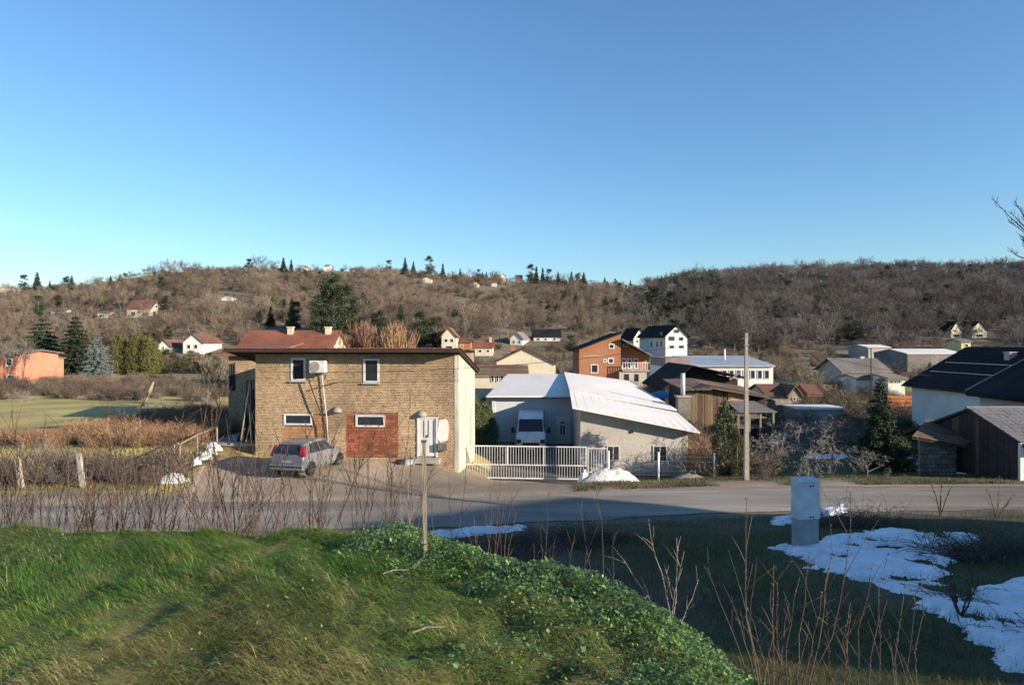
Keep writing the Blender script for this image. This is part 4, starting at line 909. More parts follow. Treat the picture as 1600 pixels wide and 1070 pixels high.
def tiled(parent, q, n, m, mat_, name='tile', thick=.04, stuff=False, seed=1):
    """q = eave left, eave right, ridge right, ridge left; n columns, m courses, each tile its own object"""
    rr = random.Random(seed); q = [Vector(a) for a in q]; nrm = (q[1] - q[0]).cross(q[3] - q[0]).normalized()
    if nrm.z < 0: nrm = -nrm
    big = MB()
    for j in range(m):
        for i in range(n):
            u0, u1 = i / n, (i + .93) / n; v0, v1 = j / m - .012, (j + 1.15) / m
            B = lambda u, v: (q[0].lerp(q[1], u)).lerp(q[3].lerp(q[2], u), v)
            lo = .03 + rr.uniform(0, .02); hi = .005
            a, b, c_, d_ = B(u0, v0) + nrm * lo, B(u1, v0) + nrm * (lo + rr.uniform(-.01, .01)), B(u1, min(v1, 1)) + nrm * hi, B(u0, min(v1, 1)) + nrm * hi
            mb = big if stuff else MB()
            mb.hexa([a, b, c_, d_], [p + nrm * thick for p in (a, b, c_, d_)])
            if not stuff: obj(name, mb, M[mat_], parent)
    if stuff: obj(name + 's', big, M[mat_], parent, kind='stuff')
bse = Vector(sd.location); ri = Matrix.Rotation(-R(4), 3, 'Z')
lr = [ri @ (at(*p_) - bse) for p_ in ((1425, 683, 32.8), (1509, 697, 32.7), (1540, 672, 34.4), (1449, 655, 35.6))]
rbase = obj('roof', MB().hexa([(a, b, c_ - .08) for a, b, c_ in lr], [(a, b, c_ - .01) for a, b, c_ in lr]), M['darkwood'], sd)
tiled(rbase, lr, 15, 9, 'tile_old', seed=2)
# its larger neighbour: gable wall facing left, pale tiled slope facing the road
g1 = gzf(22, 31) - .15
sd2 = thing('tiled_shed', 'dark timber shed with steep pale grey tile roof at the right edge beside the road', 'shed', (21.4, 33, g1), 0)
q1, q2, q3 = (.75, -2.2), (.12, .0), (-.6, 3.0)
hE, hR_, hB = 1.62 - g1, 2.86 - g1, 1.62 - g1
def gpt(p, z, dx=0): return (p[0] + dx, p[1], z)
obj('wall', MB().hexa([gpt(q1, 0), gpt(q1, hE), gpt(q2, hR_ - .08), gpt(q3, hB), gpt(q3, 0)], [gpt(q1, 0, 6), gpt(q1, hE, 6), gpt(q2, hR_ - .08, 6), gpt(q3, hB, 6), gpt(q3, 0, 6)]), M['darkwood'], sd2)
rng = random.Random(4)
def wallpt(t):                                                     # along the gable wall, and the roof height there
    if t < .43: u = t / .43; return Vector((q1[0] + (q2[0] - q1[0]) * u, q1[1] + (q2[1] - q1[1]) * u, hE + (hR_ - .1 - hE) * u))
    u = (t - .43) / .57; return Vector((q2[0] + (q3[0] - q2[0]) * u, q2[1] + (q3[1] - q2[1]) * u, hR_ - .1 + (hB - hR_ + .1) * u))
t_ = 0.01
while t_ < .98:
    dt = rng.uniform(.028, .045); a = wallpt(t_); b = wallpt(min(t_ + dt - .004, .99)); o1 = -.03 - rng.uniform(0, .02)
    obj('plank', MB().hexa([(a.x + o1, a.y, 0), (b.x + o1, b.y, 0), (b.x - .004, b.y, 0), (a.x - .004, a.y, 0)], [(a.x + o1, a.y, a.z - .05), (b.x + o1, b.y, b.z - .05), (b.x - .004, b.y, b.z - .05), (a.x - .004, a.y, a.z - .05)]), M['wood' if rng.random() < .2 else 'darkwood'], sd2); t_ += dt
obj('corner_post', MB().box(q1[0] - .02, q1[0] + .14, q1[1] - .16, q1[1] - .01, 0, hE), M['whitewall'], sd2)
e1, e2, r1_, r2_ = Vector((.95, -2.75, hE - .28)), Vector((7, -2.75, hE - .28)), Vector((7, .1, hR_ + .05)), Vector((-.02, .1, hR_ + .05)); k1, k2 = Vector((-1.05, 3.6, hB - .25)), Vector((7, 3.6, hB - .25))
pq = [e1, e2, r1_, r2_]
b2 = obj('roof', MB().hexa([p - Vector((0, 0, .12)) for p in pq], [p - Vector((0, 0, .01)) for p in pq]).hexa([p - Vector((0, 0, .12)) for p in (r2_, r1_, k2, k1)], [p for p in (r2_, r1_, k2, k1)]), M['darkwood'], sd2)
tiled(b2, pq, 24, 12, 'tile_grey', seed=5)
obj('ridge_cap', MB().tube([r2_ + Vector((-.05, 0, .03)), r1_ + Vector((0, 0, .03))], .08, 8), M['tile_grey'], b2)
# ================================================================ fences, posts on the left
for i, (px, p0, p1, lb) in enumerate(((30, 765, 713, 'leftmost pale concrete fence post in front of the dark bushes'), (126, 762, 708, 'second pale concrete fence post in front of the dark bushes'))):
    b = at(px + 4, p0, 28.6); g = gzf(b.x, b.y); t_ = at(px - 3, p1, 28.6)
    tag(obj('fence_post', MB().hexa([(b.x - .09, b.y - .08, g - .1), (b.x + .09, b.y - .08, g - .1), (b.x + .09, b.y + .08, g - .1), (b.x - .09, b.y + .08, g - .1)], [(t_.x - .08, b.y - .07, t_.z), (t_.x + .08, b.y - .07, t_.z), (t_.x + .08, b.y + .07, t_.z), (t_.x - .08, b.y + .07, t_.z)]), M['polestone']), lb, 'post')
rl = thing('steel_railing', 'rusty pale steel handrail climbing to the terrace left of the brick building', 'railing', (0, 0, 0), 0)
RP = [((272, 738), (272, 693)), ((281, 740), (281, 695)), ((308, 722), (308, 680)), ((339, 702), (339, 668))]
tops = []; 
for i, (b_, t_) in enumerate(RP):
    Yr = (31.4, 31.4, 33.0, 35.2)[i]; a = at(*b_, Yr); c_ = at(*t_, Yr); tops.append(c_)
    obj('post', MB().tube([(a.x, a.y, min(a.z, gzf(a.x, a.y)) - .1), c_], .045, 6), M['greywood'], rl, smooth=True)
obj('handrail', MB().tube([t + Vector((0, 0, .03)) for t in tops], .045, 6), M['greywood'], rl, smooth=True)
# a leaning plank at the left of the drive
a = at(238, 826, 8.2); b = at(313, 728, 8.9)
a.z = gzf(a.x, a.y) - .15
tag(obj('leaning_plank', MB().hexa([a, a + Vector((.04, 0, 0)), a + Vector((.04, .04, 0)), a + Vector((0, .04, 0))], [b, b + Vector((.035, 0, .0)), b + Vector((.035, .05, 0)), b + Vector((0, .05, 0))]), M['greywood']), 'long pale wooden plank leaning to the right among the bushes at the grass edge', 'plank')
# white stones and snow lumps on the terrace corner
rng = random.Random(21)
for i, (px, py, Yk, r_, lb) in enumerate(((318, 716, 32.6, .42, 'lowest lump of snow beside the steel handrail'), (327, 708, 33.2, .36, 'middle lump of snow beside the steel handrail'), (334, 700, 34.2, .42, 'topmost lump of snow at the terrace corner'), (268, 752, 29.8, .75, 'long low ridge of snow and stones at the left edge of the drive'), (306, 724, 31.8, .26, 'small snow lump near the foot of the handrail'))):
    c_ = at(px, py, Yk); h = heap('snow_lump', (c_.x, c_.y), r_, r_ * .7, .3, 'snowdirty' if i % 2 else 'snow', 30 + i, lb, 'snow pile', 26)
    dz = c_.z - gzf(c_.x, c_.y); h.location.z = max(0, dz) * .9
# ================================================================ electric cabinet
c_ = at(1258, 848, 17.0); s = F / 17.
cb = thing('electric_cabinet', 'tall pale grey electrical cabinet on a plinth beside the snow', 'cabinet', (c_.x, c_.y, gzf(c_.x, c_.y) - .15), R(12))
Z = lambda py: CAMZ - (py - CY) / s - cb.location.z
w = .29
bevel(obj('plinth', MB().box(-w + .012, w - .012, -.14, .14, 0, Z(809)), M['cabinetbase'], cb), .012)
bo = bevel(obj('door', MB().box(-w, w, -.165, .15, Z(809) + .004, Z(752)), M['cabinet'], cb), .012)
bevel(obj('lid', MB().hexa([(-w - .012, -.18, Z(752) + .003), (w + .012, -.18, Z(752) + .003), (w + .012, .165, Z(752) + .003), (-w - .012, .165, Z(752) + .003)], [(-w - .0, -.17, Z(748)), (w, -.17, Z(748)), (w, .15, Z(748) + .03), (-w, .15, Z(748) + .03)]), M['cabinet'], cb), .008)
for zz in (Z(757), Z(805)):
    for x in (.02, .10): obj('lock', MB().prism_y([(x + .018 * math.cos(t * math.pi / 5), zz + .022 * math.sin(t * math.pi / 5)) for t in range(10)], -.178, -.1655), M['black'], bo)
# ================================================================ marker post on the mound
c_ = hit(665, 874, 3.5); tp = at(662, 691, c_.y)
mp = thing('marker_post', 'slim pale wooden marker post standing on the edge of the grass mound', 'post', (c_.x, c_.y, c_.z - .15), 0)
h_ = tp.z - c_.z + .15
obj('shaft', MB().hexa([(-.016, -.016, 0), (.016, -.016, 0), (.016, .016, 0), (-.016, .016, 0)], [(-.032, -.014, h_), (.0, -.014, h_), (.0, .014, h_), (-.032, .014, h_)]), M['greywood'], mp)
obj('cap', MB().box(-.04, .008, -.02, .02, h_ + .001, h_ + .02), M['stem'], mp)
# ================================================================ unseen houses behind and beside the photographer that throw the long shadows
def bighouse(name, label, cx_, cy_, rz, W, D, he, hr, g, hip=True):
    t = thing(name, label, 'house', (cx_, cy_, g), rz)
    obj('wall', MB().box(-W / 2, W / 2, -D / 2, D / 2, 0, he), M['cream'], t)
    e = .5; mb = MB(); A = [(-W / 2 - e, -D / 2 - e, he + .01), (W / 2 + e, -D / 2 - e, he + .01), (W / 2 + e, D / 2 + e, he + .01), (-W / 2 - e, D / 2 + e, he + .01)]
    k = D * .5 if hip else 0; r0 = (-W / 2 + k, 0, hr); r1 = (W / 2 - k, 0, hr)
    mb.quad(A[0], A[1], r1, r0); mb.quad(A[1], A[2], r1); mb.quad(A[2], A[3], r0, r1); mb.quad(A[3], A[0], r0); mb.quad(*A[::-1])
    obj('roof', mb, M['roofbrown'], t)
    for sx in range(3):
        for sz in range(2):
            x = -W / 2 + W * (sx + .5) / 3; window_part(t, x - .6, x + .6, 1 + sz * 3, 2.4 + sz * 3, -D / 2)
    return t
bighouse('hillside_villa', 'large cream house with hipped roof behind the photographer, outside the photo', 38.0, 0.0, math.atan2(4.5, -10.9), 24, 15, 6.8, 10.6, 2.0)
bighouse('roadside_shade_caster', 'unseen house added to cast shade beyond the right edge of the photo', 62.0, 31.0, R(0), 14, 18, 8, 12.5, -.8)  # added out of view so its shadow covers the right-hand house wall

# ================================================================ vegetation
def rdir(d, ang, rr):
    """a direction bent away from d by about ang"""
    a = d.cross(Vector((rr.uniform(-1, 1), rr.uniform(-1, 1), rr.uniform(-1, 1)))).normalized()
    return (Matrix.Rotation(ang, 3, a) @ d).normalized()
def ribbon(mb, p, q, w, rr):
    d = q - p; a = d.cross(Vector((rr.uniform(-1, 1), rr.uniform(-1, 1), rr.uniform(-1, 1)))).normalized() * w
    n = len(mb.v); mb.v += [tuple(p - a), tuple(p + a), tuple(q)]; mb.f.append((n, n + 1, n + 2))
def tree_meshes(seed, H=8, trunk=.38, spread=.5, nl=(7, 5, 6, 5), upright=.35, tw=.022, droop=0.0):
    rr = random.Random(seed); T = MB(); K = MB()
    base_r = H * .018
    def grow(p, d, L, r, lev, mb):
        n = 4 if lev == 0 else 3; pts = [p]; dd = d
        for i in range(n):
            dd = (dd + Vector((rr.uniform(-1, 1), rr.uniform(-1, 1), rr.uniform(-.5, 1))) * .16 + Vector((0, 0, -droop * lev * .1))).normalized(); pts.append(pts[-1] + dd * L / n)
        rad = [r * (1 - .62 * i / n) for i in range(n + 1)]
        if lev <= 2: mb.tube(pts, rad, 6 if lev == 0 else (4 if lev == 1 else 3), cap=False)
        else: ribbon(mb, pts[0], pts[-1], max(tw, r), rr)
        return pts, rad
    pts, rad = grow(Vector((0, 0, -.3)), Vector((rr.uniform(-.08, .08), rr.uniform(-.08, .08), 1)), H * trunk + .3, base_r, 0, T)
    lv = [(pts, rad, Vector((0, 0, 1)))]
    L = H * (1 - trunk) * .62
    for lev in range(1, 5):
        nxt = []
        for (pp, rd, _) in lv:
            cnt = nl[lev - 1]
            for c_ in range(cnt):
                t = 1.0 if (c_ == 0) else rr.uniform(.35 if lev > 1 else .6, 1.0)
                k = min(int(t * (len(pp) - 1)), len(pp) - 2); f_ = t * (len(pp) - 1) - k
                p = pp[k].lerp(pp[k + 1], f_); d = (pp[k + 1] - pp[k]).normalized()
                dd = rdir(d, rr.uniform(.3, 1.0) * spread * 2, rr); dd = (dd + Vector((0, 0, upright - droop * .25 * lev))).normalized()
                q, rd2 = grow(p, dd, L * rr.uniform(.6, 1.1), max(rd[k + 1] * .62, .006), lev, K)
                nxt.append((q, rd2, dd))
        lv = nxt; L *= .56
    return T, K
_mc = {}
def copy_tree(src, loc, rz, sc, label=None, group=None, cat=None):
    o = src.copy(); C.objects.link(o); o.location = loc; o.rotation_euler = (0, 0, rz); o.scale = (sc, sc, sc) if not isinstance(sc, tuple) else sc
    if label: o['label'] = label
    if group: o['group'] = group
    elif 'group' in o: del o['group']
    if cat: o['category'] = cat
    for ch in src.children:
        k = ch.copy(); C.objects.link(k); k.parent = o; k.matrix_parent_inverse = Matrix()
        for g in ch.children: h = g.copy(); C.objects.link(h); h.parent = k
    return o
class Kind:
    """one kind of plant: several variants of (trunk mesh, crown mesh), placed as things"""
    def __init__(s, name, cat, variants, height, trunkmat, crownmat):
        s.name = name; s.cat = cat; s.h = height; s.v = []
        for T, K in variants:
            a = T.mesh('trunk', True) if T else None; b = K.mesh('crown') if isinstance(K, MB) else K
            if a: a.materials.append(trunkmat)
            b.materials.append(crownmat); s.v.append((a, b))
    def place(s, loc, h, label, group=None, rz=None, wide=1.0, rr=random, cat=None, name=None, var=None):
        a, b = s.v[var if var is not None else rr.randrange(len(s.v))]; k = h / s.h
        t = thing(name or s.name, label, cat or s.cat, tuple(loc), rz if rz is not None else rr.uniform(0, 6.28), group); t.scale = (k * wide, k * wide, k)
        if a: o = bpy.data.objects.new('trunk', a); C.objects.link(o); o.parent = t
        o = bpy.data.objects.new('crown', b); C.objects.link(o); o.parent = t
        return t
bare = Kind('bare_tree', 'tree', [tree_meshes(100 + i, 8, trunk=(.22, .3, .18, .26, .2)[i], spread=(.5, .6, .55, .45, .62)[i], nl=(6, 5, 5, 5), tw=.026) for i in range(5)], 8, M['bark'], M['twig'])
baregrey = Kind('bare_tree', 'tree', [tree_meshes(200 + i, 8, trunk=.28, spread=.5, nl=(6, 5, 5, 5), tw=.028) for i in range(3)], 8, M['bark'], M['twiggrey'])
fruit = Kind('fruit_tree', 'tree', [tree_meshes(300 + i, 4, trunk=.30, spread=.72, nl=(6, 5, 6, 6), upright=.12, tw=.009, droop=.35) for i in range(3)], 4, M['bark'], M['twigpale'])
poplar = Kind('thicket_shrub', 'shrub', [tree_meshes(400 + i, 5, trunk=.12, spread=.22, nl=(9, 5, 5, 4), upright=.9, tw=.02) for i in range(3)], 5, M['bark'], M['twigred'])
def brush_mesh(seed, H=1.6, n=26, spread=.5, sub=5, tw=.007, r=.012):
    rr = random.Random(seed); K = MB()
    for i in range(n):
        p = Vector((rr.gauss(0, .22), rr.gauss(0, .22), -.05)); d = Vector((rr.gauss(0, spread), rr.gauss(0, spread), 1)).normalized(); L = H * rr.uniform(.55, 1.1)
        pts = [p]
        for k in range(4): d = (d + Vector((rr.gauss(0, .12), rr.gauss(0, .12), .02))).normalized(); pts.append(pts[-1] + d * L / 4)
        K.tube(pts, [r, r * .8, r * .6, r * .4, r * .15], 3, cap=False)
        for j in range(sub):
            t = rr.uniform(.25, 1) * 3.99; k = int(t); q = pts[k].lerp(pts[k + 1], t - k); dd = rdir(d, rr.uniform(.4, 1.0), rr); e = q + dd * L * rr.uniform(.15, .4)
            ribbon(K, q, e, tw, rr)
            for m_ in range(3):
                q2 = q.lerp(e, rr.uniform(.3, .9)); ribbon(K, q2, q2 + rdir(dd, .8, rr) * L * rr.uniform(.06, .16), tw * .8, rr)
    return K
brush = Kind('bush', 'shrub', [(None, brush_mesh(500 + i, 1.6, 60, .55, 8, .012)) for i in range(4)], 1.6, None, M['twig'])
brushgrey = Kind('bush', 'shrub', [(None, brush_mesh(520 + i, 1.6, 60, .6, 8, .012)) for i in range(3)], 1.6, None, M['twiggrey'])
brushred = Kind('bush', 'shrub', [(None, brush_mesh(540 + i, 1.6, 60, .45, 8, .012)) for i in range(3)], 1.6, None, M['twigred'])
def clumps(pts_r, n, size, rr, flat=1.0, droop=0.0, asp=.35):
    """leaf or needle sprays as small random triangles about a list of (centre, radius)"""
    K = MB()
    for c_, r_ in pts_r:
        for i in range(n):
            p = Vector(c_) + Vector((rr.gauss(0, 1), rr.gauss(0, 1), rr.gauss(0, 1) * flat)) * r_ * .5
            d = Vector((rr.uniform(-1, 1), rr.uniform(-1, 1), rr.uniform(-1, 1) - droop)).normalized() * size * rr.uniform(.6, 1.4)
            a = d.cross(Vector((rr.uniform(-1, 1), rr.uniform(-1, 1), rr.uniform(-1, 1)))).normalized() * d.length * asp
            k = len(K.v); K.v += [tuple(p - a), tuple(p + a), tuple(p + d)]; K.f.append((k, k + 1, k + 2))
    return K
def spruce(seed, H=8, R0=2.2, levels=20, per=9, n=16, size=.16, lay=.5, pw=1.0, z0=.06, gap=0.0):
    rr = random.Random(seed); T = MB().tube([(0, 0, -.3), (0, 0, H * .5), (0, 0, H * .97)], [H * .018, H * .011, .01], 6); pr = []; K = MB()
    for l in range(levels):
        u = l / (levels - 1); z = H * (z0 + (1 - z0) * u * .98); R_ = R0 * (1 - u) ** pw * rr.uniform(.8, 1.12) + .08
        k = max(3, int(per * (1 - u * .6)))
        for b in range(k):
            if rr.random() < gap: continue
            t = 2 * math.pi * (b + rr.random()) / k; Rb = R_ * rr.uniform(.75, 1.1)
            tip = Vector((math.cos(t) * Rb, math.sin(t) * Rb, z - Rb * .22)); s0 = Vector((0, 0, z)); ribbon(K, s0, tip, .03, rr)
            m_ = max(2, int(Rb / (H * .035)))
            for q in range(m_): f_ = (q + 1) / m_; pr.append((s0.lerp(tip, f_), lay * (.35 + .35 * (1 - f_)) * (H / 8)))
    cl = clumps(pr, n, size * H / 8, rr, .35, .25)
    o = len(K.v); K.v += cl.v; K.f += [tuple(i + o for i in f_) for f_ in cl.f]; return T, K
fir = Kind('conifer', 'conifer', [spruce(600 + i, 8, 2.0 + .3 * i, 26, 11, 26, .17, .62, pw=(.9, 1.0, .8)[i], gap=.1) for i in range(3)], 8, M['bark'], M['needle'])
cedar = Kind('cedar', 'conifer', [spruce(620, 8, 3.0, 15, 13, 24, .22, .8, .75, .06, .1), spruce(621, 8, 3.4, 14, 12, 24, .22, .85, .7, .08, .15)], 8, M['bark'], M['needle'])
bluesp = Kind('blue_spruce', 'conifer', [spruce(630, 6, 2.3, 19, 13, 26, .17, .6, .85, .03)], 6, M['bark'], M['needleblue'])
def pine(seed, H=9):
    rr = random.Random(seed); T = MB().tube([(0, 0, -.3), (.1, 0, H * .5), (0, .1, H * .9)], [H * .02, H * .013, .04], 6); pr = []; K = MB()
    for i in range(44):
        u = rr.uniform(.12, 1); t = rr.uniform(0, 6.28); Rb = H * .27 * math.sqrt(max(1 - ((u - .5) / .55) ** 2, .05)) * rr.uniform(.5, 1.1)
        c_ = Vector((math.cos(t) * Rb, math.sin(t) * Rb, H * u)); ribbon(K, Vector((0, 0, H * (u - .08))), c_, .04, rr); pr.append((c_, H * .085)); pr.append((c_ * .6 + Vector((0, 0, H * u * .4)), H * .08))
    cl = clumps(pr, 60, .27, rr, .8); o = len(K.v); K.v += cl.v; K.f += [tuple(i + o for i in f_) for f_ in cl.f]; return T, K
pines = Kind('pine_tree', 'pine', [pine(640 + i) for i in range(3)], 9, M['bark'], M['needle'])
def thuja(seed, H=4, R0=.8, n=150):
    rr = random.Random(seed); pr = []
    for i in range(n):
        u = rr.uniform(0.02, 1); t = rr.uniform(0, 6.28); R_ = R0 * (math.sin(min(u * 2.2, 1) * math.pi / 2) * (1 - u ** 2.2) ** .7) * rr.uniform(.7, 1.08); pr.append(((math.cos(t) * R_, math.sin(t) * R_, H * u), .22 * H / 4))
    return MB().tube([(0, 0, -.3), (0, 0, H * .7)], [.07, .03], 5), clumps(pr, 30, .11 * H / 4, rr, 1.5, -.6)
thj = Kind('thuja', 'conifer', [thuja(650 + i, 4, .75 + .12 * i) for i in range(3)], 4, M['bark'], M['thuja'])
thjdark = Kind('evergreen_shrub', 'shrub', [thuja(660 + i, 4, 1.0, 140) for i in range(2)], 4, M['bark'], M['evergreen'])
ivyt = Kind('ivy_clad_tree', 'tree', [thuja(670 + i, 8, 1.5 + .4 * i, 80) for i in range(2)], 8, M['bark'], M['evergreen'])
rr = random.Random(77)
def stand(kind, px, pyb, pyt, label, Y=None, wide=1.0, group=None, name=None, cat=None, rz=None, var=None):
    if Y is None: p = hit(px, pyb, 40)
    else: x = (px - CX) / F * Y; p = Vector((x, Y, gzf(x, Y)))
    top = CAMZ - (pyt - CY) / F * p.y; h = max(top - p.z, .5)
    return kind.place(p - Vector((0, 0, .1)), h, label, group, rz, wide, rr, cat, name, var)
# conifers left
stand(cedar, 66, 588, 497, 'broad dark cedar left of the other dark conifer in the left meadow', 128, 1.25, var=1)
stand(cedar, 118, 580, 494, 'dark cedar with level tiers of branches behind the blue spruce', 124, 1.0, var=0)
stand(bluesp, 152, 592, 521, 'silvery blue spruce in the left meadow', 104, 1.1)
for i, (px, t_, lb) in enumerate(((184, 522, 'leftmost yellow-green thuja beside the blue spruce'), (197, 531, 'second yellow-green thuja right of the blue spruce'), (209, 526, 'third yellow-green thuja right of the blue spruce'), (221, 524, 'fourth and tallest yellow-green thuja in the left meadow row'), (233, 527, 'fifth yellow-green thuja in the left meadow row'), (243, 534, 'last and shortest yellow-green thuja at the right end of the row'))):
    stand(thj, px, 580, t_, lb, 122 + 2 * (i % 2), 1.15)
for px, t_, b_, lb in ((262, 545, 572, 'dull green bush under the small white gable house'), (300, 548, 572, 'dark green bush below the white gable house with brown roof'), (330, 550, 574, 'small green bush right of the white gable house')):
    stand(thjdark, px, b_, t_, lb, 128, 2.2)
# conifers on the hills
for px, b_, t_, k, w_, lb in (
    (520, 524, 428, pines, .9, 'tallest dark pine of the clump behind the brick building'), (503, 524, 452, pines, 1.0, 'dark pine left of the tallest pine of the clump'), (541, 522, 448, pines, 1.0, 'dark pine right of the tallest pine of the clump'), (556, 522, 476, pines, 1.0, 'lower dark pine at the right of the pine clump'),
    (456, 512, 466, fir, 1.0, 'dark spruce standing left of the pine clump'), (462, 518, 472, pines, .8, 'short dull green pine left of the pine clump'), (423, 510, 478, fir, 1.0, 'small dark conifer far left of the pine clump'),
    (626, 540, 474, fir, .8, 'dark pointed spruce behind the reddish thicket'), (592, 525, 486, pines, 1.2, 'dull green broad pine left of the pointed spruce'), (660, 545, 488, pines, 1.1, 'yellowish green pine right of the pointed spruce'), (682, 545, 496, pines, .9, 'small olive pine beside the tall narrow cream house'),
    (1020, 508, 446, pines, 1.0, 'big dark evergreen in the dip between the two hills'), (1050, 504, 456, pines, 1.0, 'dark evergreen right of the dip between the hills'), (1080, 515, 478, pines, 1.0, 'dark evergreen above the big white house'), (1005, 510, 462, ivyt, 1.0, 'olive ivy-clad tree at the dip between the hills'),
    (1330, 535, 494, pines, 1.3, 'broad dark pine in the right middle distance'), (1092, 512, 474, ivyt, 1.2, 'green ivy-clad tree right of the big white house'), (1200, 520, 482, ivyt, 1.0, 'dark ivy-clad tree behind the utility pole'), (430, 492, 458, ivyt, .9, 'olive bushy tree on the slope left of the pines'),
    (60, 490, 462, pines, 1.2, 'dark pine on the slope above the left cedars'), (90, 480, 460, pines, 1.0, 'second dark pine on the slope above the left cedars')):
    stand(k, px, b_, t_, lb, None, w_)
# skyline conifers
sk_list = [(38, 430, 'round'), (58, 425, 'tall'), (78, 438, 'low'), (104, 431, 'pair'), (112, 430, 'pair'), (173, 430, ''), (390, 405, ''), (443, 402, ''), (455, 405, ''), (608, 407, ''), (633, 402, ''), (646, 408, ''), (671, 401, 'tallest'), (692, 411, ''), (719, 419, ''), (748, 421, ''), (754, 424, 'a'), (760, 424, 'b'), (830, 414, ''), (838, 416, ''), (848, 418, ''), (858, 421, ''), (872, 424, ''), (893, 424, ''), (903, 426, ''), (912, 425, ''), (945, 433, ''), (962, 436, ''), (985, 437, '')]
SKL = ['round dark tree on the skyline, leftmost of all', 'tall dark conifer on the skyline, second from the left edge', 'low dark conifer on the skyline between the tall one and the pair', 'left one of a pair of dark conifers on the far left skyline', 'right one of a pair of dark conifers on the far left skyline', 'small lone conifer on the skyline above the lone cream hillside house', 'lone dark conifer on the skyline left of the tiny crest house', 'dark conifer on the skyline just right of the tiny crest house', 'second dark conifer on the skyline right of the tiny crest house',
    'bushy conifer on the central ridge, left end of its row', 'conifer second in the row on the central ridge', 'small conifer third in the row on the central ridge', 'tallest pointed dark conifer on the central ridge', 'round dark conifer just right of the tallest pointed one', 'small conifer standing alone in the gap right of the central ridge row', 'bushy conifer left of the two close cypresses on the ridge', 'left one of two close cypresses on the ridge', 'right one of two close cypresses on the ridge',
    'narrow cypress at the left end of the dense dark row above the village', 'second tree of the dense dark row above the village', 'third tree of the dense dark row above the village', 'fourth tree of the dense dark row above the village', 'last tree of the dense dark row above the village', 'first of three spaced dark conifers above the orange brick house', 'middle one of three spaced dark conifers above the orange brick house', 'last of three spaced dark conifers above the orange brick house', 'dark conifer on the falling skyline toward the dip', 'second dark conifer on the falling skyline toward the dip', 'dark conifer nearest the dip between the two hills']
for i, (px, t_, _) in enumerate(sk_list):
    k = fir if i % 3 else pines; u = (px - CX) / F; Yr = float(lerp(px, RDX, RDD)) - 12
    stand(k, px, 0, t_, SKL[i], Yr, .9 if k is fir else 1.0, name='skyline_conifer')
for px, t_, lb in ((240, 412, 'leftmost big bare tree of the clump standing on the left skyline'), (256, 405, 'tall bare tree second in the clump on the left skyline'), (272, 403, 'tallest bare tree in the middle of the clump on the left skyline'), (288, 403, 'wide bare tree right of the tallest on the left skyline'), (303, 406, 'last bare tree of the clump on the left skyline'), (150, 428, 'round bare tree low on the far left skyline'), (408, 396, 'lone pale bare tree on the skyline above the brick building'), (424, 403, 'low bare tree on the skyline right of the lone pale one')):
    stand(bare, px, 0, t_, lb, float(lerp(px, RDX, RDD)) - 14, 1.2)
# reddish thicket behind the brick building
for i in range(15):
    stand(poplar, 563 + 5.2 * i, 600, 510 + (i * 37 % 11), 'upright reddish-brown bare shrub rising behind the brick roof', 60 + (i * 13 % 4), 1.0, group='reddish upright shrubs behind the brick roof')
# garden on the right
stand(fir, 1376, 700, 588, 'dark green fir in the garden left of the white house', 39.5, 1.05, rz=0)
stand(thjdark, 1133, 740, 626, 'tall dark evergreen shrub beside the utility pole', 34.5, .75, name='evergreen_tree', cat='tree')
stand(thjdark, 1152, 740, 668, 'lower dark evergreen shrub directly left of the utility pole', 34.0, .8)
stand(thjdark, 1412, 700, 652, 'dense dark shrub between the fir and the stone shed', 40.5, 2.0)
stand(thjdark, 1395, 705, 672, 'low dark shrub at the foot of the garden fir', 39.0, 2.0)
for px, Yk, t_, w_, lb in ((1206, 36.5, 645, 1.1, 'small bare fruit tree right of the utility pole'), (1262, 33.5, 620, 1.05, 'wide bare fruit tree with pale drooping twigs behind the cabinet'), (1300, 42, 622, 1.2, 'bare fruit tree behind and right of the widest fruit tree'), (1356, 31.8, 678, .9, 'little bare fruit tree near the road in front of the fir'), (1240, 44, 634, 1.3, 'bare fruit tree behind the widest fruit tree on its left'), (1336, 48, 636, 1.3, 'far bare fruit tree just left of the garden fir')):
    stand(fruit, px, 0, t_, lb, Yk, w_, var={1262: 1, 1300: 2}.get(px), rz=2.2 if px == 1262 else None)
for px, Yk, t_, lb in ((1088, 36.6, 690, 'brown leafless bush at the right end of the workshop wall'), (1102, 37.5, 672, 'tall brown bush between the workshop and the dark evergreen'), (1112, 36.5, 694, 'brown bush right behind the last fence post'), (1176, 36, 700, 'thin bush behind the utility pole')):
    stand(brushred, px, 0, t_, lb, Yk, .6)
stand(brushgrey, 1194, 0, 726, 'dark dead stump-like bush on the verge right of the utility pole', 31.3, .5)
# trees of the middle distance that stand out
for px, b_, t_, w_, k, lb in ((38, 600, 520, 1.0, baregrey, 'bare tree with pale forked trunk right of the salmon annex'), (20, 0, 575, 1.0, baregrey, 'low bare tree in front of the salmon house'), (322, 0, 540, .9, bare, 'thin bare tree left of the brick back wing'), (345, 0, 548, .8, bare, 'tall thin bare tree beside the end of the brick roof'),
      (780, 535, 480, 1.0, baregrey, 'large pale-limbed bare tree above the small white cottage'), (806, 530, 492, 1.0, bare, 'bare tree behind the small white gable cottage'), (1245, 545, 490, 1.0, baregrey, 'bare tree right of the utility pole in the middle distance'), (1415, 575, 528, 1.0, baregrey, 'bare tree in front of the long pale roof'), (1285, 590, 540, 1.2, bare, 'brown bare tree in the scrub right of the long hall'), (1232, 592, 552, 1.3, bare, 'brown bare tree beside the right end of the long hall')):
    stand(k, px, b_, t_, lb, {38: 84, 20: 70, 322: 55, 345: 50}.get(px, None), w_)
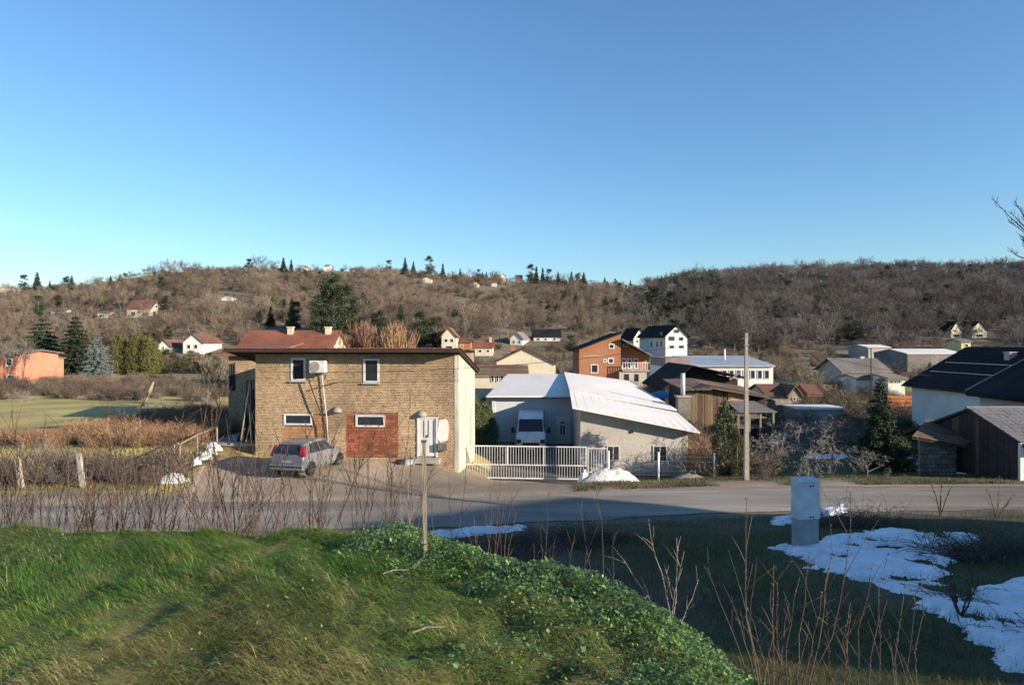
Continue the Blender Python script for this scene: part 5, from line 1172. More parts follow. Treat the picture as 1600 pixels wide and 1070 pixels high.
for px, Yk, t_, lb in ((30, 60, 596, 'leftmost short orchard tree with pale trunk at the meadow edge'), (45, 60, 600, 'second short orchard tree with pale trunk at the meadow edge'), (66, 31.5, 664, 'low spreading bare tree over the dark bushes on the far left'), (282, 46, 608, 'little round bare tree at the edge of the green meadow strip'), (246, 58, 600, 'bare orchard tree beside the leaning dead branch'), (212, 62, 604, 'bare orchard tree left of the leaning dead branch'), (318, 52, 606, 'bare orchard tree near the brick back wing')):
    stand(fruit, px, 0, t_, lb, Yk, 1.1)
p = at(222, 632, 56); p.z = gzf(p.x, 56); q = at(240, 596, 56)
tag(obj('dead_branch', MB().tube([p, p.lerp(q, .6) + Vector((.1, 0, .05)), q], [.16, .13, .06], 6), M['polestone'], smooth=True), 'pale dead branch leaning in the rough grass left of the brick building', 'branch')
# ---- undergrowth masses left of the drive: counted bushes near, mass beyond
def scatter(n, fn, seed):
    r_ = np.random.RandomState(seed); return fn(r_, n)
for i in range(30):
    if i % 4 == 3: continue
    px = 6 + 9.2 * i; Yk = 29.3 + (i * 7 % 5) * .75; t_ = 700 + (i * 31 % 37) - (px * .03)
    kd = (brushgrey, brush)[i % 2]
    stand(kd, px, 0, t_, ('grey' if i % 2 == 0 else 'brown') + ' leafless bush ' + ('left of the first fence post' if px < 30 else 'between the two fence posts' if px < 120 else 'just right of the second fence post' if px < 190 else 'in the middle of the tangle left of the drive' if px < 235 else 'next to the foot of the steel handrail') + (', front row' if Yk < 30.6 else ', back row'), Yk, 1.1, group='leafless bushes in the tangle left of the drive')
for i in range(36):
    fy = (i % 6) / 5; px = 150 + 235 * (i // 6) / 5 + (i * 17 % 13); Yk = 35 + 2.9 * fy * (1 + (px - 150) / 260) + (i % 3) * .3
    if (px - CX) / F * Yk > -15.3: continue
    stand(brushred, px, 0, 535 + F * (CAMZ - .95 - rr.uniform(.7, 1.1)) / Yk, 'rusty orange-brown shrub ' + ('in the front row' if fy < .35 else 'in the middle' if fy < .75 else 'in the back row') + ' of the orange thicket, ' + ('at its left end' if px < 210 else 'at its centre' if px < 300 else 'near the outdoor stair'), Yk, 1.2, group='orange-brown shrubs left of the stair')
# ---- geometry-node scatter for what nobody could count
def pool(name, meshes_, mats):
    col = bpy.data.collections.new(name)
    for i, (a, b) in enumerate(meshes_):
        vs = [];
        import bmesh
        bm = bmesh.new()
        for m_ in (a, b):
            if m_ is not None: bm.from_mesh(m_)
        me = bpy.data.meshes.new(name); 
        n0 = len(a.polygons) if a is not None else 0
        bm.to_mesh(me); bm.free()
        if a is not None: me.materials.append(mats[0]); me.materials.append(mats[1]); me.polygons.foreach_set('material_index', [0] * n0 + [1] * (len(me.polygons) - n0))
        else: me.materials.append(mats[1])
        o = bpy.data.objects.new(name, me); col.objects.link(o)
    return col
def mass(name, pts, scale, col, label, cat, smin=.75, smax=1.25):
    me = bpy.data.meshes.new(name); me.from_pydata([tuple(p) for p in pts], [], [])
    a = me.attributes.new('size', 'FLOAT', 'POINT'); a.data.foreach_set('value', np.asarray(scale, np.float32))
    o = bpy.data.objects.new(name, me); C.objects.link(o); o['kind'] = 'stuff'; tag(o, label, cat)
    ng = bpy.data.node_groups.new(name, 'GeometryNodeTree'); ng.interface.new_socket('Geometry', in_out='INPUT', socket_type='NodeSocketGeometry'); ng.interface.new_socket('Geometry', in_out='OUTPUT', socket_type='NodeSocketGeometry')
    N = ng.nodes; L = ng.links; gi = N.new('NodeGroupInput'); go = N.new('NodeGroupOutput'); ip = N.new('GeometryNodeInstanceOnPoints')
    ci = N.new('GeometryNodeCollectionInfo'); ci.inputs[0].default_value = col; ci.inputs[1].default_value = True; ci.inputs[2].default_value = True
    ip.inputs['Pick Instance'].default_value = True
    rv = N.new('FunctionNodeRandomValue'); rv.data_type = 'FLOAT_VECTOR'; rv.inputs[0].default_value = (-.08, -.08, 0); rv.inputs[1].default_value = (.08, .08, 6.28)
    na = N.new('GeometryNodeInputNamedAttribute'); na.data_type = 'FLOAT'; na.inputs[0].default_value = 'size'
    L.new(gi.outputs[0], ip.inputs['Points']); L.new(ci.outputs[0], ip.inputs['Instance']); L.new(rv.outputs[0], ip.inputs['Rotation']); L.new(na.outputs[0], ip.inputs['Scale']); L.new(ip.outputs[0], go.inputs[0])
    md = o.modifiers.new('scatter', 'NODES'); md.node_group = ng; return o
pw = pool('wood_tree', bare.v + baregrey.v, (M['bark'], M['twig'])); pg_ = pool('grey_wood_tree', baregrey.v + bare.v[:2], (M['bark'], M['twiggrey']))
pe = pool('wood_pine', pines.v + ivyt.v, (M['bark'], M['needle'])); pb = pool('scrub_bush', brush.v + brushgrey.v, (M['bark'], M['twig']))
po = pool('scrub_evergreen', thjdark.v, (M['bark'], M['evergreen']))
HB = [(o.location.x, o.location.y, 9.0) for o in SC.objects if o.parent is None and o.get('category') in ('house', 'hall', 'barn', 'shed', 'porch')]
HC = [(o.location.x, o.location.y) for o in SC.objects if o.parent is None and o.get('category') in ('pine', 'conifer') and 120 < o.location.y < 380]
hbx = np.array(HB)
def clear_of_houses(x, y, m=1.0):
    ok = np.ones(len(x), bool)
    for hx, hy, r_ in HB:
        if hy < 45: continue
        # keep the house itself and the strip of view just in front of it free
        u = hx / hy; ok &= ~((np.abs(x / y - (hx + 5 * hy / 250) / hy) < (8.3 * m) / hy) & (y > hy - 24 * m * min(1, hy / 130)) & (y < hy + 12))
    for hx, hy in HC: ok &= ~((np.abs(x / y - hx / hy) < 4.0 / hy) & (y > hy - 45) & (y < hy + 2))
    return ok
def hill_t(x, y):
    px = CX + F * x / y; yr = lerp(px, RDX, RDD); y0 = lerp(px, S0X, S0D); return (y - y0) / (yr - y0), px
rs = np.random.RandomState(42)
def jgrid(y0, y1, st):
    gy = np.arange(y0, y1, st); out = []
    for y in gy:
        w = y * 1.0 + 40; n = int(2 * w / st); x = np.linspace(-w, w, n) + rs.uniform(-.5, .5, n) * st; out.append(np.stack([x, y + rs.uniform(-.5, .5, n) * st], 1))
    return np.concatenate(out)
g = jgrid(150, 575, 5.4); t_, px_ = hill_t(g[:, 0], g[:, 1]); dn = fbm(g[:, 0] * .02, g[:, 1] * .02, 61)
right = px_ > 1010
keep = (t_ > np.where(right, .10, .12)) & (t_ < 1.10) & (dn > np.where(right, -.9, -.28)) & (rs.rand(len(g)) < np.where(right, .98, .82))
field = (np.abs(px_ - 975) < 26) & (t_ < .24); keep &= ~field
keep &= clear_of_houses(g[:, 0], g[:, 1])
g = g[keep]; t_ = t_[keep]; px_ = px_[keep]; dn = dn[keep]
sz = np.where(rs.rand(len(g)) < .07, 1.35, 1.0) * np.where(px_ > 1010, rs.uniform(.9, 1.3, len(g)), (rs.uniform(.55, 1.0, len(g)) + .25 * dn) * np.where(t_ > .9, .6, 1))
# evergreen share
ev = (rs.rand(len(g)) < np.where((px_ > 800) & (px_ < 1130), .20, .06)) & (dn > -.1) & (np.abs(t_ - .5) < .45)
# single trees: the 270 that show largest
vis = np.abs(g[:, 0] / g[:, 1]) < .74; sizepx = np.where(vis & ~ev, sz * 8 / g[:, 1], 0); order = np.argsort(-sizepx); ind = order[:270]
LM = [(-60, 'behind the salmon house'), (60, 'behind the two dark cedars'), (150, 'above the blue spruce'), (240, 'above the small white gable house'), (330, 'behind the left end of the brick roof'), (430, 'left of the pine clump'), (560, 'behind the reddish thicket'), (690, 'above the tall narrow cream house'), (780, 'behind the white gable cottage'), (870, 'left of the orange brick house'), (950, 'above the orange brick house'), (1010, 'around the large white house'), (1090, 'right of the large white house'), (1170, 'behind the utility pole'), (1240, 'right of the utility pole'), (1320, 'behind the grey-roofed house'), (1400, 'above the pale hall roof'), (1470, 'around the twin gable houses'), (1550, 'right of the twin gable houses')]
for i in ind:
    L_ = [l for l in LM if px_[i] >= l[0]] ; L_ = (L_[-1] if L_ else LM[0])[1]; x, y = g[i]; kd = bare if px_[i] < 1010 else baregrey
    ti = 'small' if sz[i] < .8 else 'middling' if sz[i] < 1.1 else 'big'
    ro = 'lowest' if t_[i] < .16 else 'lower' if t_[i] < .22 else 'higher'
    kd.place((x, y, gzf(x, y) - .1), 8 * sz[i], ti + ' bare ' + ('brown' if px_[i] < 1010 else 'grey-brown') + ' tree on the ' + ro + ' slope ' + L_, 'bare trees on the lower hillside ' + L_, None, 1.1, rr)
rest = np.ones(len(g), bool); rest[ind] = False
def P3(q): return np.stack([q[:, 0], q[:, 1], gz(q[:, 0], q[:, 1]) - .1], 1)
m_ = rest & ~ev & (px_ <= 1010); mass('woods', P3(g[m_]), sz[m_], pw, 'dense brown bare woods covering the left hill', 'woods')
m_ = rest & ~ev & (px_ > 1010); mass('woods', P3(g[m_]), sz[m_], pg_, 'dense grey-brown bare woods covering the right hill', 'woods')
m_ = rest & ev; mass('evergreen_woods', P3(g[m_]), sz[m_] * .8, pe, 'scattered dark evergreens among the bare woods of both hills', 'woods')
# scrub of the slopes and the valley floor
g = jgrid(95, 500, 4.2); t_, px_ = hill_t(g[:, 0], g[:, 1]); dn = fbm(g[:, 0] * .03, g[:, 1] * .03, 71)
keep = (rs.rand(len(g)) < np.where(g[:, 1] < 150, .62, .45)) & (dn > -.22) & clear_of_houses(g[:, 0], g[:, 1], .8) & (t_ < 1.04) & ~((np.abs(px_ - 975) < 26) & (t_ < .24) & (t_ > 0)) & ~((px_ < 380) & (g[:, 1] < 128)) & ~((px_ > 320) & (px_ < 1250) & (g[:, 1] < 118))
g = g[keep]; mass('scrub', P3(g), rs.uniform(1.1, 2.1, len(g)), pb, 'brown leafless scrub filling the valley floor and lower slopes', 'scrub')
g = jgrid(112, 380, 13); t_, px_ = hill_t(g[:, 0], g[:, 1]); keep = (rs.rand(len(g)) < .5) & clear_of_houses(g[:, 0], g[:, 1], 1.1) & (t_ < .6) & ~((px_ > 320) & (px_ < 1250) & (g[:, 1] < 125)) & ~((px_ < 250) & (g[:, 1] < 130))
g = g[keep]; mass('evergreen_scrub', P3(g), rs.uniform(.45, .95, len(g)), po, 'olive green bushes dotted over the valley and slopes', 'bushes')
# rough ground left of the brick building, and gardens on the right
def region(poly, n, seed, h0, h1, col, name, label, cat):
    r_ = np.random.RandomState(seed); P_ = np.array(poly); x = r_.uniform(P_[:, 0].min(), P_[:, 0].max(), n); y = r_.uniform(P_[:, 1].min(), P_[:, 1].max(), n); k = inpoly(x, y, poly); q = np.stack([x[k], y[k]], 1)
    return mass(name, P3(q), r_.uniform(h0, h1, len(q)), col, label, cat)
region([(-75, 66), (-21, 60), (-20, 90), (-60, 98), (-90, 92)], 900, 5, .4, .9, pb, 'rough_scrub', 'low brown scrub strip across the left meadow', 'scrub')
region([(-26, 34.3), (-15.6, 34.3), (-15.6, 38), (-17, 52), (-23, 52)], 420, 8, .35, .6, pool('orange_scrub', brushred.v, (M['bark'], M['twigred'])), 'orange_scrub', 'rusty orange-brown leafless thicket left of the outdoor stair', 'thicket')
region([(-32, 28.4), (-14.8, 29.4), (-14.8, 33.2), (-32, 33.2)], 60, 6, .3, .9, pb, 'tangled_undergrowth', 'grey-brown tangled undergrowth between the road and the meadow', 'undergrowth')
region([(12, 44), (36, 50), (60, 95), (14, 95), (13, 60)], 420, 7, .6, 1.3, pb, 'garden_scrub', 'brown scrub and garden bushes behind the fruit trees', 'scrub')
region([(9.4, 34), (12.4, 34), (12, 48), (10.6, 48)], 36, 9, .7, 1.2, pb, 'wall_scrub', 'brown bushes crowding the right end of the workshop', 'undergrowth')
region([(-1.6, 40), (-1.2, 49), (-3.6, 60), (-2.6, 42)], 30, 10, .5, .8, po, 'gap_bushes', 'dark bushes in the gap between brick building and workshop', 'undergrowth')
# ================================================================ foreground: grass, leaves, snow, saplings
rs = np.random.RandomState(5)
def blades(name, x, y, L, w, ang, lean, c1, label, cat, gzv=None, seg=2):
    n = len(x); z = gz(x, y) if gzv is None else gzv
    d = np.stack([np.cos(ang), np.sin(ang), np.zeros(n)], 1); s = np.stack([-np.sin(ang), np.cos(ang), np.zeros(n)], 1)
    base = np.stack([x, y, z - .01], 1); up = np.array([0, 0, 1.])
    mid = base + d * (L * np.sin(lean * .6) * .5)[:, None] + up * (L * np.cos(lean * .6) * .5)[:, None]
    tip = mid + d * (L * np.sin(lean * 1.4) * .5)[:, None] + up * (L * np.cos(lean * 1.4) * .5)[:, None]
    W = w[:, None]; V = np.stack([base - s * W, base + s * W, mid - s * W * .7, mid + s * W * .7, tip], 1).reshape(-1, 3)
    o = (np.arange(n) * 5)[:, None]; Fc = np.concatenate([o + [0, 1, 3], o + [0, 3, 2], o + [2, 3, 4]], 0)
    ob = obj(name, fastmesh(name, V, Fc, np.repeat(c1, 5, 0)), M['grass'], kind='stuff'); tag(ob, label, cat); return ob
def mixc(n, cols, w):
    w = np.clip(w, 0, None); w = w / w.sum(1, keepdims=True); r = rs.rand(n)[:, None]; k = (np.cumsum(w, 1) < r).sum(1).clip(0, len(cols) - 1); return np.array(cols)[k]
# long matted grass on the mound
n = 330000; y = 2.6 + rs.rand(n) ** .8 * 6.6; x = rs.uniform(-1, 1, n) * (y * .78 + .5); ed = edge_dist(x, y); k = (ed < 1.5); x = x[k]; y = y[k]; ed = ed[k]; n = len(x)
p1 = fbm(x * .9, y * .9, 81); p2 = fbm(x * 2.6, y * 2.6, 82); p3 = fbm(x * .5, y * .8, 83)
leafy = np.clip((x + .65) * 1.0 + (y - 5.2) * .45 + p1 * .9, 0, 1)
k = rs.rand(n) > leafy * .5; x, y, ed, p1, p2, p3, leafy = [a[k] for a in (x, y, ed, p1, p2, p3, leafy)]; n = len(x)
dry = np.clip((5.1 - y) * .75 + p2 * 2.0, .04, 1.2) * np.clip(1.1 - leafy, 0, 1)
deadp = np.exp(-(((x + 1.75) / .55) ** 2 + ((y - 5.0) / .7) ** 2)) + .7 * np.exp(-(((x + 2.3) / .35) ** 2 + ((y - 4.3) / .35) ** 2))
wts = np.stack([.75 + p1 * 2.2 + (y - 5.6) * .35, .5 + p3 * 2, dry * 1.1, dry * .55, .06 + dry * .12 + 1.3 * deadp], 1)
cols = mixc(n, [(.13, .27, .05), (.32, .44, .085), (.54, .47, .17), (.56, .45, .25), (.16, .11, .06)], wts) * rs.uniform(.7, 1.3, (n, 1))
ang = 3.5 + 1.2 * p3 + rs.normal(0, .5, n); L = rs.uniform(.05, .14, n) * np.clip(1 + 1.0 * p2 + .6 * p1, .6, 2) * (1 - .25 * leafy); lean = np.clip(rs.normal(1.28, .25, n) - .3 * leafy, .1, 1.6)
blades('grass', x, y, L, rs.uniform(.0013, .0027, n), ang, lean, cols, 'long matted green and straw grass covering the foreground mound', 'grass')
# broad-leaved ground cover on the right of the mound
n = 240000; y = 3.0 + rs.rand(n) ** .8 * 5.2; x = np.where(rs.rand(n) < .75, rs.uniform(-2.2, 3.0, n), rs.uniform(-7, 3, n)); ed = edge_dist(x, y); p1 = fbm(x * 1.3, y * 1.3, 85); p2 = fbm(x * 5, y * 5, 86)
leafy = np.clip((x + .65) * 1.0 + (y - 5.2) * .45 + fbm(x * .9, y * .9, 81) * .9 + fbm(x * 3, y * 3, 89) * .9, 0, 1); k = (ed < .65 + .4 * p1) & (rs.rand(n) < leafy ** 1.5 + .012); x, y, p1, p2 = [a[k] for a in (x, y, p1, p2)]; n = len(x)
z = gz(x, y) + rs.uniform(.0, .09, n) + .07 * p2 + .03; ang = rs.uniform(0, 6.28, n); tilt = rs.normal(.2, .45, n); Lf = rs.uniform(.007, .015, n) * (1 + 1.1 * (rs.rand(n) < .12))
d = np.stack([np.cos(ang) * np.cos(tilt), np.sin(ang) * np.cos(tilt), np.sin(tilt)], 1); s = np.stack([-np.sin(ang), np.cos(ang), rs.normal(0, .3, n)], 1)
c0 = np.stack([x, y, z], 1); V = np.stack([c0 - d * Lf[:, None], c0 + s * Lf[:, None] * .62, c0 + d * Lf[:, None], c0 - s * Lf[:, None] * .62], 1).reshape(-1, 3)
o_ = (np.arange(n) * 4)[:, None]; Fc = np.concatenate([o_ + [0, 1, 2], o_ + [0, 2, 3]], 0)
cl = mixc(n, [(.125, .23, .055), (.08, .15, .042), (.24, .35, .10), (.045, .08, .028)], np.stack([1 + p1, 1 - p1, .45 + p1, .35 + 0 * p1], 1)) * rs.uniform(.75, 1.25, (n, 1))
lm = mat('leaf', (1, 1, 1), .42, .15, 2, attr='Col', spec=.45, leafy=.25)
tag(obj('ground_cover', fastmesh('ground_cover', V, Fc, np.repeat(cl, 4, 0)), lm, kind='stuff'), 'low small-leaved green ground cover on the right shoulder of the mound', 'ground cover')
# dark patch of dead stems in the mound
# short grass of the shaded slope
n = 150000; y = 6.0 + rs.rand(n) * 19; x = rs.uniform(-.6, .8, n) * (y * 1.0 + 1); ed = edge_dist(x, y); dd = y - roadc(x); p1 = fbm(x * .6, y * .6, 91)
k = (ed > .7) & (dd < -HW - .4 + p1 * .8) & (rs.rand(n) < .55 + p1) & ((x > 1) | (rs.rand(n) < .5)); x, y, p1 = [a[k] for a in (x, y, p1)]; n = len(x)
cl = mixc(n, [(.06, .085, .018), (.10, .10, .025), (.19, .15, .07)], np.stack([1 + p1, .6 + 0 * p1, .28 - .4 * p1], 1)) * rs.uniform(.7, 1.3, (n, 1))
blades('slope_grass', x, y, rs.uniform(.06, .16, n), rs.uniform(.003, .006, n), rs.uniform(0, 6.28, n), rs.uniform(.2, 1.3, n), cl, 'short dull grass on the shaded slope between the mound and the road', 'grass')
# verge grass beyond the road and lawn on the right
n = 90000; x = rs.uniform(2.5, 32, n); dd = HW + .35 + rs.rand(n) ** 1.6 * 12; y = roadc(x) + dd; p1 = fbm(x * .5, y * .5, 93)
k = (rs.rand(n) < .35 + p1 * 1.3) & ~((x < 9.8) & (y > 35)) & (np.abs(x / y) < .78) & ~((x > 18.6) & (y > 33)) & (gz(x, y) > -3); x, y, p1 = [a[k] for a in (x, y, p1)]; n = len(x)
cl = mixc(n, [(.10, .105, .04), (.17, .15, .07), (.25, .20, .12)], np.stack([.8 + p1, 1 + 0 * p1, .5 - .5 * p1], 1)) * rs.uniform(.7, 1.3, (n, 1))
blades('verge_grass', x, y, rs.uniform(.08, .2, n), rs.uniform(.006, .012, n), rs.uniform(0, 6.28, n), rs.uniform(.2, 1.2, n), cl, 'patchy yellow-green grass on the far verge and garden lawn', 'grass')
n = 90000; y = 28 + rs.rand(n) * 45; x = -14.4 - rs.rand(n) * (y * .78 - 12); p1 = fbm(x * .4, y * .4, 95)
k = (y - roadc(x) > HW + .8) & (np.abs(x / y) < .78) & (y < 42) & (x < -14.6); x, y, p1 = [a[k] for a in (x, y, p1)]; n = len(x)
cl = mixc(n, [(.24, .24, .08), (.36, .31, .14), (.26, .20, .11)], np.stack([1 + p1, 1 + 0 * p1, .5 - .5 * p1], 1)) * rs.uniform(.7, 1.3, (n, 1))
blades('meadow_grass', x, y, rs.uniform(.08, .2, n), rs.uniform(.008, .016, n), rs.uniform(0, 6.28, n), rs.uniform(.2, 1.2, n), cl, 'rough yellowish grass of the left meadow', 'grass')
# ---- snow on the slope
def snow_sheet(name, poly_px, label, holes=(), step=.07, edge=.35, h=.10, nz=.5, seed=1, y0=3, pyoff=0, kw='snow'):
    poly = [tuple(hit(px, py, y0)[:2]) for px, py in poly_px]; P_ = np.array(poly); x0, y0_ = P_.min(0) - .4; x1, y1_ = P_.max(0) + .4
    X, Y_ = np.meshgrid(np.arange(x0, x1, step), np.arange(y0_, y1_, step)); d = polydist(X, Y_, poly)
    for hp, hr in holes:
        c_ = hit(*hp, y0 if y0 > 3 else 3); d = np.minimum(d, np.hypot(X - c_.x, (Y_ - c_.y) * .8) - hr)
    d = d + .10 + nz * fbm(X * 1.2, Y_ * 1.2, seed) + nz * .55 * fbm(X * 4, Y_ * 4, seed + 3) + nz * .25 * fbm(X * 13, Y_ * 13, seed + 6)
    hgt = h * np.clip(d / edge, -1, 1) + .02 * fbm(X * 3, Y_ * 3, seed + 9) + .012 * fbm(X * 11, Y_ * 11, seed + 4); Z_ = gz(X, Y_) + hgt; keep = hgt > -.03
    ny_, nx_ = X.shape; ii = np.arange(nx_ * ny_).reshape(ny_, nx_); q = np.stack([ii[:-1, :-1], ii[:-1, 1:], ii[1:, 1:], ii[1:, :-1]], -1); kk = keep[:-1, :-1] & keep[:-1, 1:] & keep[1:, 1:] & keep[1:, :-1]
    me = fastmesh(name, np.stack([X, Y_, Z_], -1).reshape(-1, 3), q[kk], None, 4); me.polygons.foreach_set('use_smooth', [True] * len(me.polygons))
    tag(obj(name, me, M[kw], kind='stuff'), label, 'snow')
snow_sheet('snow_patch', [(1225, 858), (1262, 848), (1300, 845), (1330, 836), (1390, 828), (1440, 834), (1475, 850), (1462, 868), (1470, 890), (1478, 912), (1510, 925), (1545, 915), (1600, 905), (1680, 905), (1680, 1075), (1600, 1040), (1540, 1000), (1480, 965), (1420, 930), (1350, 905), (1290, 890), (1245, 872)],
    'large melting snow patch on the slope beside the cabinet', holes=(((1390, 858), .35), ((1360, 843), .25), ((1440, 880), .45), ((1318, 872), .2), ((1410, 906), .22), ((1500, 930), .5), ((1530, 965), .2), ((1580, 975), .35), ((1322, 850), .22), ((1375, 905), .15)), seed=51, step=.06)
snow_sheet('snow_patch', [(1484, 832), (1520, 834), (1530, 848), (1510, 856), (1486, 846)], 'small snow patch in the dark brush above the large snow patch', seed=52, nz=.3)
snow_sheet('snow_patch', [(1210, 808), (1240, 806), (1240, 816), (1218, 820)], 'tiny snow patch directly left of the cabinet', seed=53, nz=.2, step=.05)
snow_sheet('snow_patch', [(1280, 796), (1320, 788), (1325, 796), (1290, 808)], 'tiny snow patch right behind the cabinet at the road edge', seed=54, nz=.2, step=.05)
snow_sheet('snow_patch', [(1384, 716), (1440, 714), (1440, 728), (1400, 728)], 'shaded snow strip on the lawn left of the stone shed', seed=55, nz=.5, step=.1, y0=28)
snow_sheet('snow_patch', [(1258, 711), (1320, 712), (1318, 716), (1262, 716)], 'thin snow streak on the shaded lawn behind the fruit trees', seed=56, nz=.4, step=.1, y0=28)
snow_sheet('snow_patch', [(630, 836), (700, 830), (760, 824), (812, 822), (812, 828), (760, 832), (710, 838), (640, 842)], 'long thin strip of snow in the ditch by the near road edge', seed=57, nz=.25, step=.05, h=.12, y0=9, kw='snow')
# ---- brambles and dead heaps on the slope
def bramble(px, py, w, h, label, kind_=None, n=120, seed=0, m='stem', Y=None, dense=5):
    c_ = hit(px, py, 8) if Y is None else Vector(((px - CX) / F * Y, Y, gzf((px - CX) / F * Y, Y))); r_ = random.Random(seed); K = MB()
    for i in range(n):
        a = r_.uniform(0, 6.28); q = r_.random() ** .5; p = Vector((math.cos(a) * q * w, math.sin(a) * q * w * .6, 0)); p.z = gzf(c_.x + p.x, c_.y + p.y) - c_.z - .03
        d = Vector((r_.gauss(0, .8), r_.gauss(0, .8), 1)).normalized(); L = h * r_.uniform(.5, 1.3); pts = [p]
        for k in range(5): d = (d + Vector((r_.gauss(0, .25), r_.gauss(0, .25), -.28))).normalized(); pts.append(pts[-1] + d * L / 4)
        K.tube(pts, [.008, .007, .006, .005, .003, .002], 3, cap=False)
        for j in range(dense):
            t = r_.uniform(.2, 4.9); k = int(t); s_ = pts[k].lerp(pts[min(k + 1, 5)], t - k); ribbon(K, s_, s_ + Vector((r_.gauss(0, 1), r_.gauss(0, 1), r_.gauss(.3, 1))).normalized() * L * .22, .006, r_)
    return tag(obj('bramble', K, M[m], loc=c_), label, 'bramble')
bramble(1338, 822, 1.25, .85, 'dark bramble heap at the road edge right of the cabinet', n=420, seed=1)
bramble(1560, 866, 1.7, .8, 'wide dark bramble thicket behind the large snow patch at the right edge', n=520, seed=2)
bramble(1500, 872, .7, .5, 'low bramble tangle between the snow patches', n=160, seed=3)
bramble(885, 846, 1.9, .6, 'pale dry brushwood heap in the ditch below the road', n=620, seed=4, m='twig', dense=7)
bramble(800, 868, 1.3, .5, 'thin dry brushwood beside the snow strip', n=300, seed=5, m='stemred')
bramble(1500, 944, .35, .5, 'dark bramble clump in a hole of the large snow patch', n=90, seed=6)
bramble(1588, 990, .4, .35, 'small twig tangle at the right edge of the snow patch', n=60, seed=7)
bramble(720, 852, .9, .45, 'dark brushwood just right of the marker post', n=180, seed=8, m='twig')
bramble(600, 834, .9, .6, 'reddish brushwood at the crest left of the marker post', n=160, seed=9, m='stemred', Y=8.6)
# ---- saplings: every one its own thing, stems with buds
def sapling(px, pyb, tops, label, Y=None, r=.006, m='stem', seed=0, side=5, buds=True, name='sapling'):
    c_ = hit(px, pyb, 3.2) if Y is None else Vector(((px - CX) / F * Y, Y, CAMZ - (pyb - CY) / F * Y)); r_ = random.Random(seed); t = thing(name, label, 'sapling' if len(tops) < 3 else 'shrub', tuple(c_ - Vector((0, 0, .05))), 0)
    tops = list(tops)
    if c_.y > 7.3 and c_.y < 9 and px < 520:
        xs_ = [q[0] for q in tops]
        for j in range(4): tops.append((r_.uniform(min(xs_) - 15, max(xs_) + 15), r_.uniform(min(q[1] for q in tops) + 25, 790)))
    for (tx, ty, *dy) in tops:
        e = at(tx, ty, c_.y + (dy[0] if dy else r_.uniform(-.25, .25))) - c_; L = e.length; K = MB(); pts = []; n_ = 7; b0 = Vector((r_.uniform(-.03, .03), r_.uniform(-.03, .03), 0))
        off = Vector((r_.uniform(-1, 1), r_.uniform(-1, 1), 0)) * L * .05
        for k in range(n_ + 1):
            u = k / n_; pts.append(b0.lerp(e, u) + off * math.sin(u * math.pi) + Vector((r_.gauss(0, 1), r_.gauss(0, 1), 0)) * L * .006)
        rr_ = r * r_.uniform(.75, 1.2); K.tube(pts, [rr_ * (1 - .72 * k / n_) for k in range(n_ + 1)], 5)
        for j in range(int(side * r_.uniform(.6, 1.4))):
            u = r_.uniform(.3, .95) * n_; k = min(int(u), n_ - 1); p = pts[k].lerp(pts[k + 1], u - k); d = rdir((pts[k + 1] - pts[k]).normalized(), r_.uniform(.35, .8), r_); q = p + d * L * r_.uniform(.07, .28)
            K.tube([p, p.lerp(q, .5) + Vector((0, 0, L * .01)), q], [rr_ * .4, rr_ * .32, rr_ * .15], 3)
        if buds:
            for j in range(int(L * 16)):
                u = r_.uniform(.15, 1) * n_; k = min(int(u), n_ - 1); p = pts[k].lerp(pts[k + 1], u - k); d = rdir((pts[k + 1] - pts[k]).normalized(), .6, r_)
                K.tube([p, p + d * rr_ * 1.6, p + d * rr_ * 3.0], [rr_ * .35, rr_ * .6, rr_ * .1], 4)
        obj('stem', K, M[m], t, smooth=True)
    return t
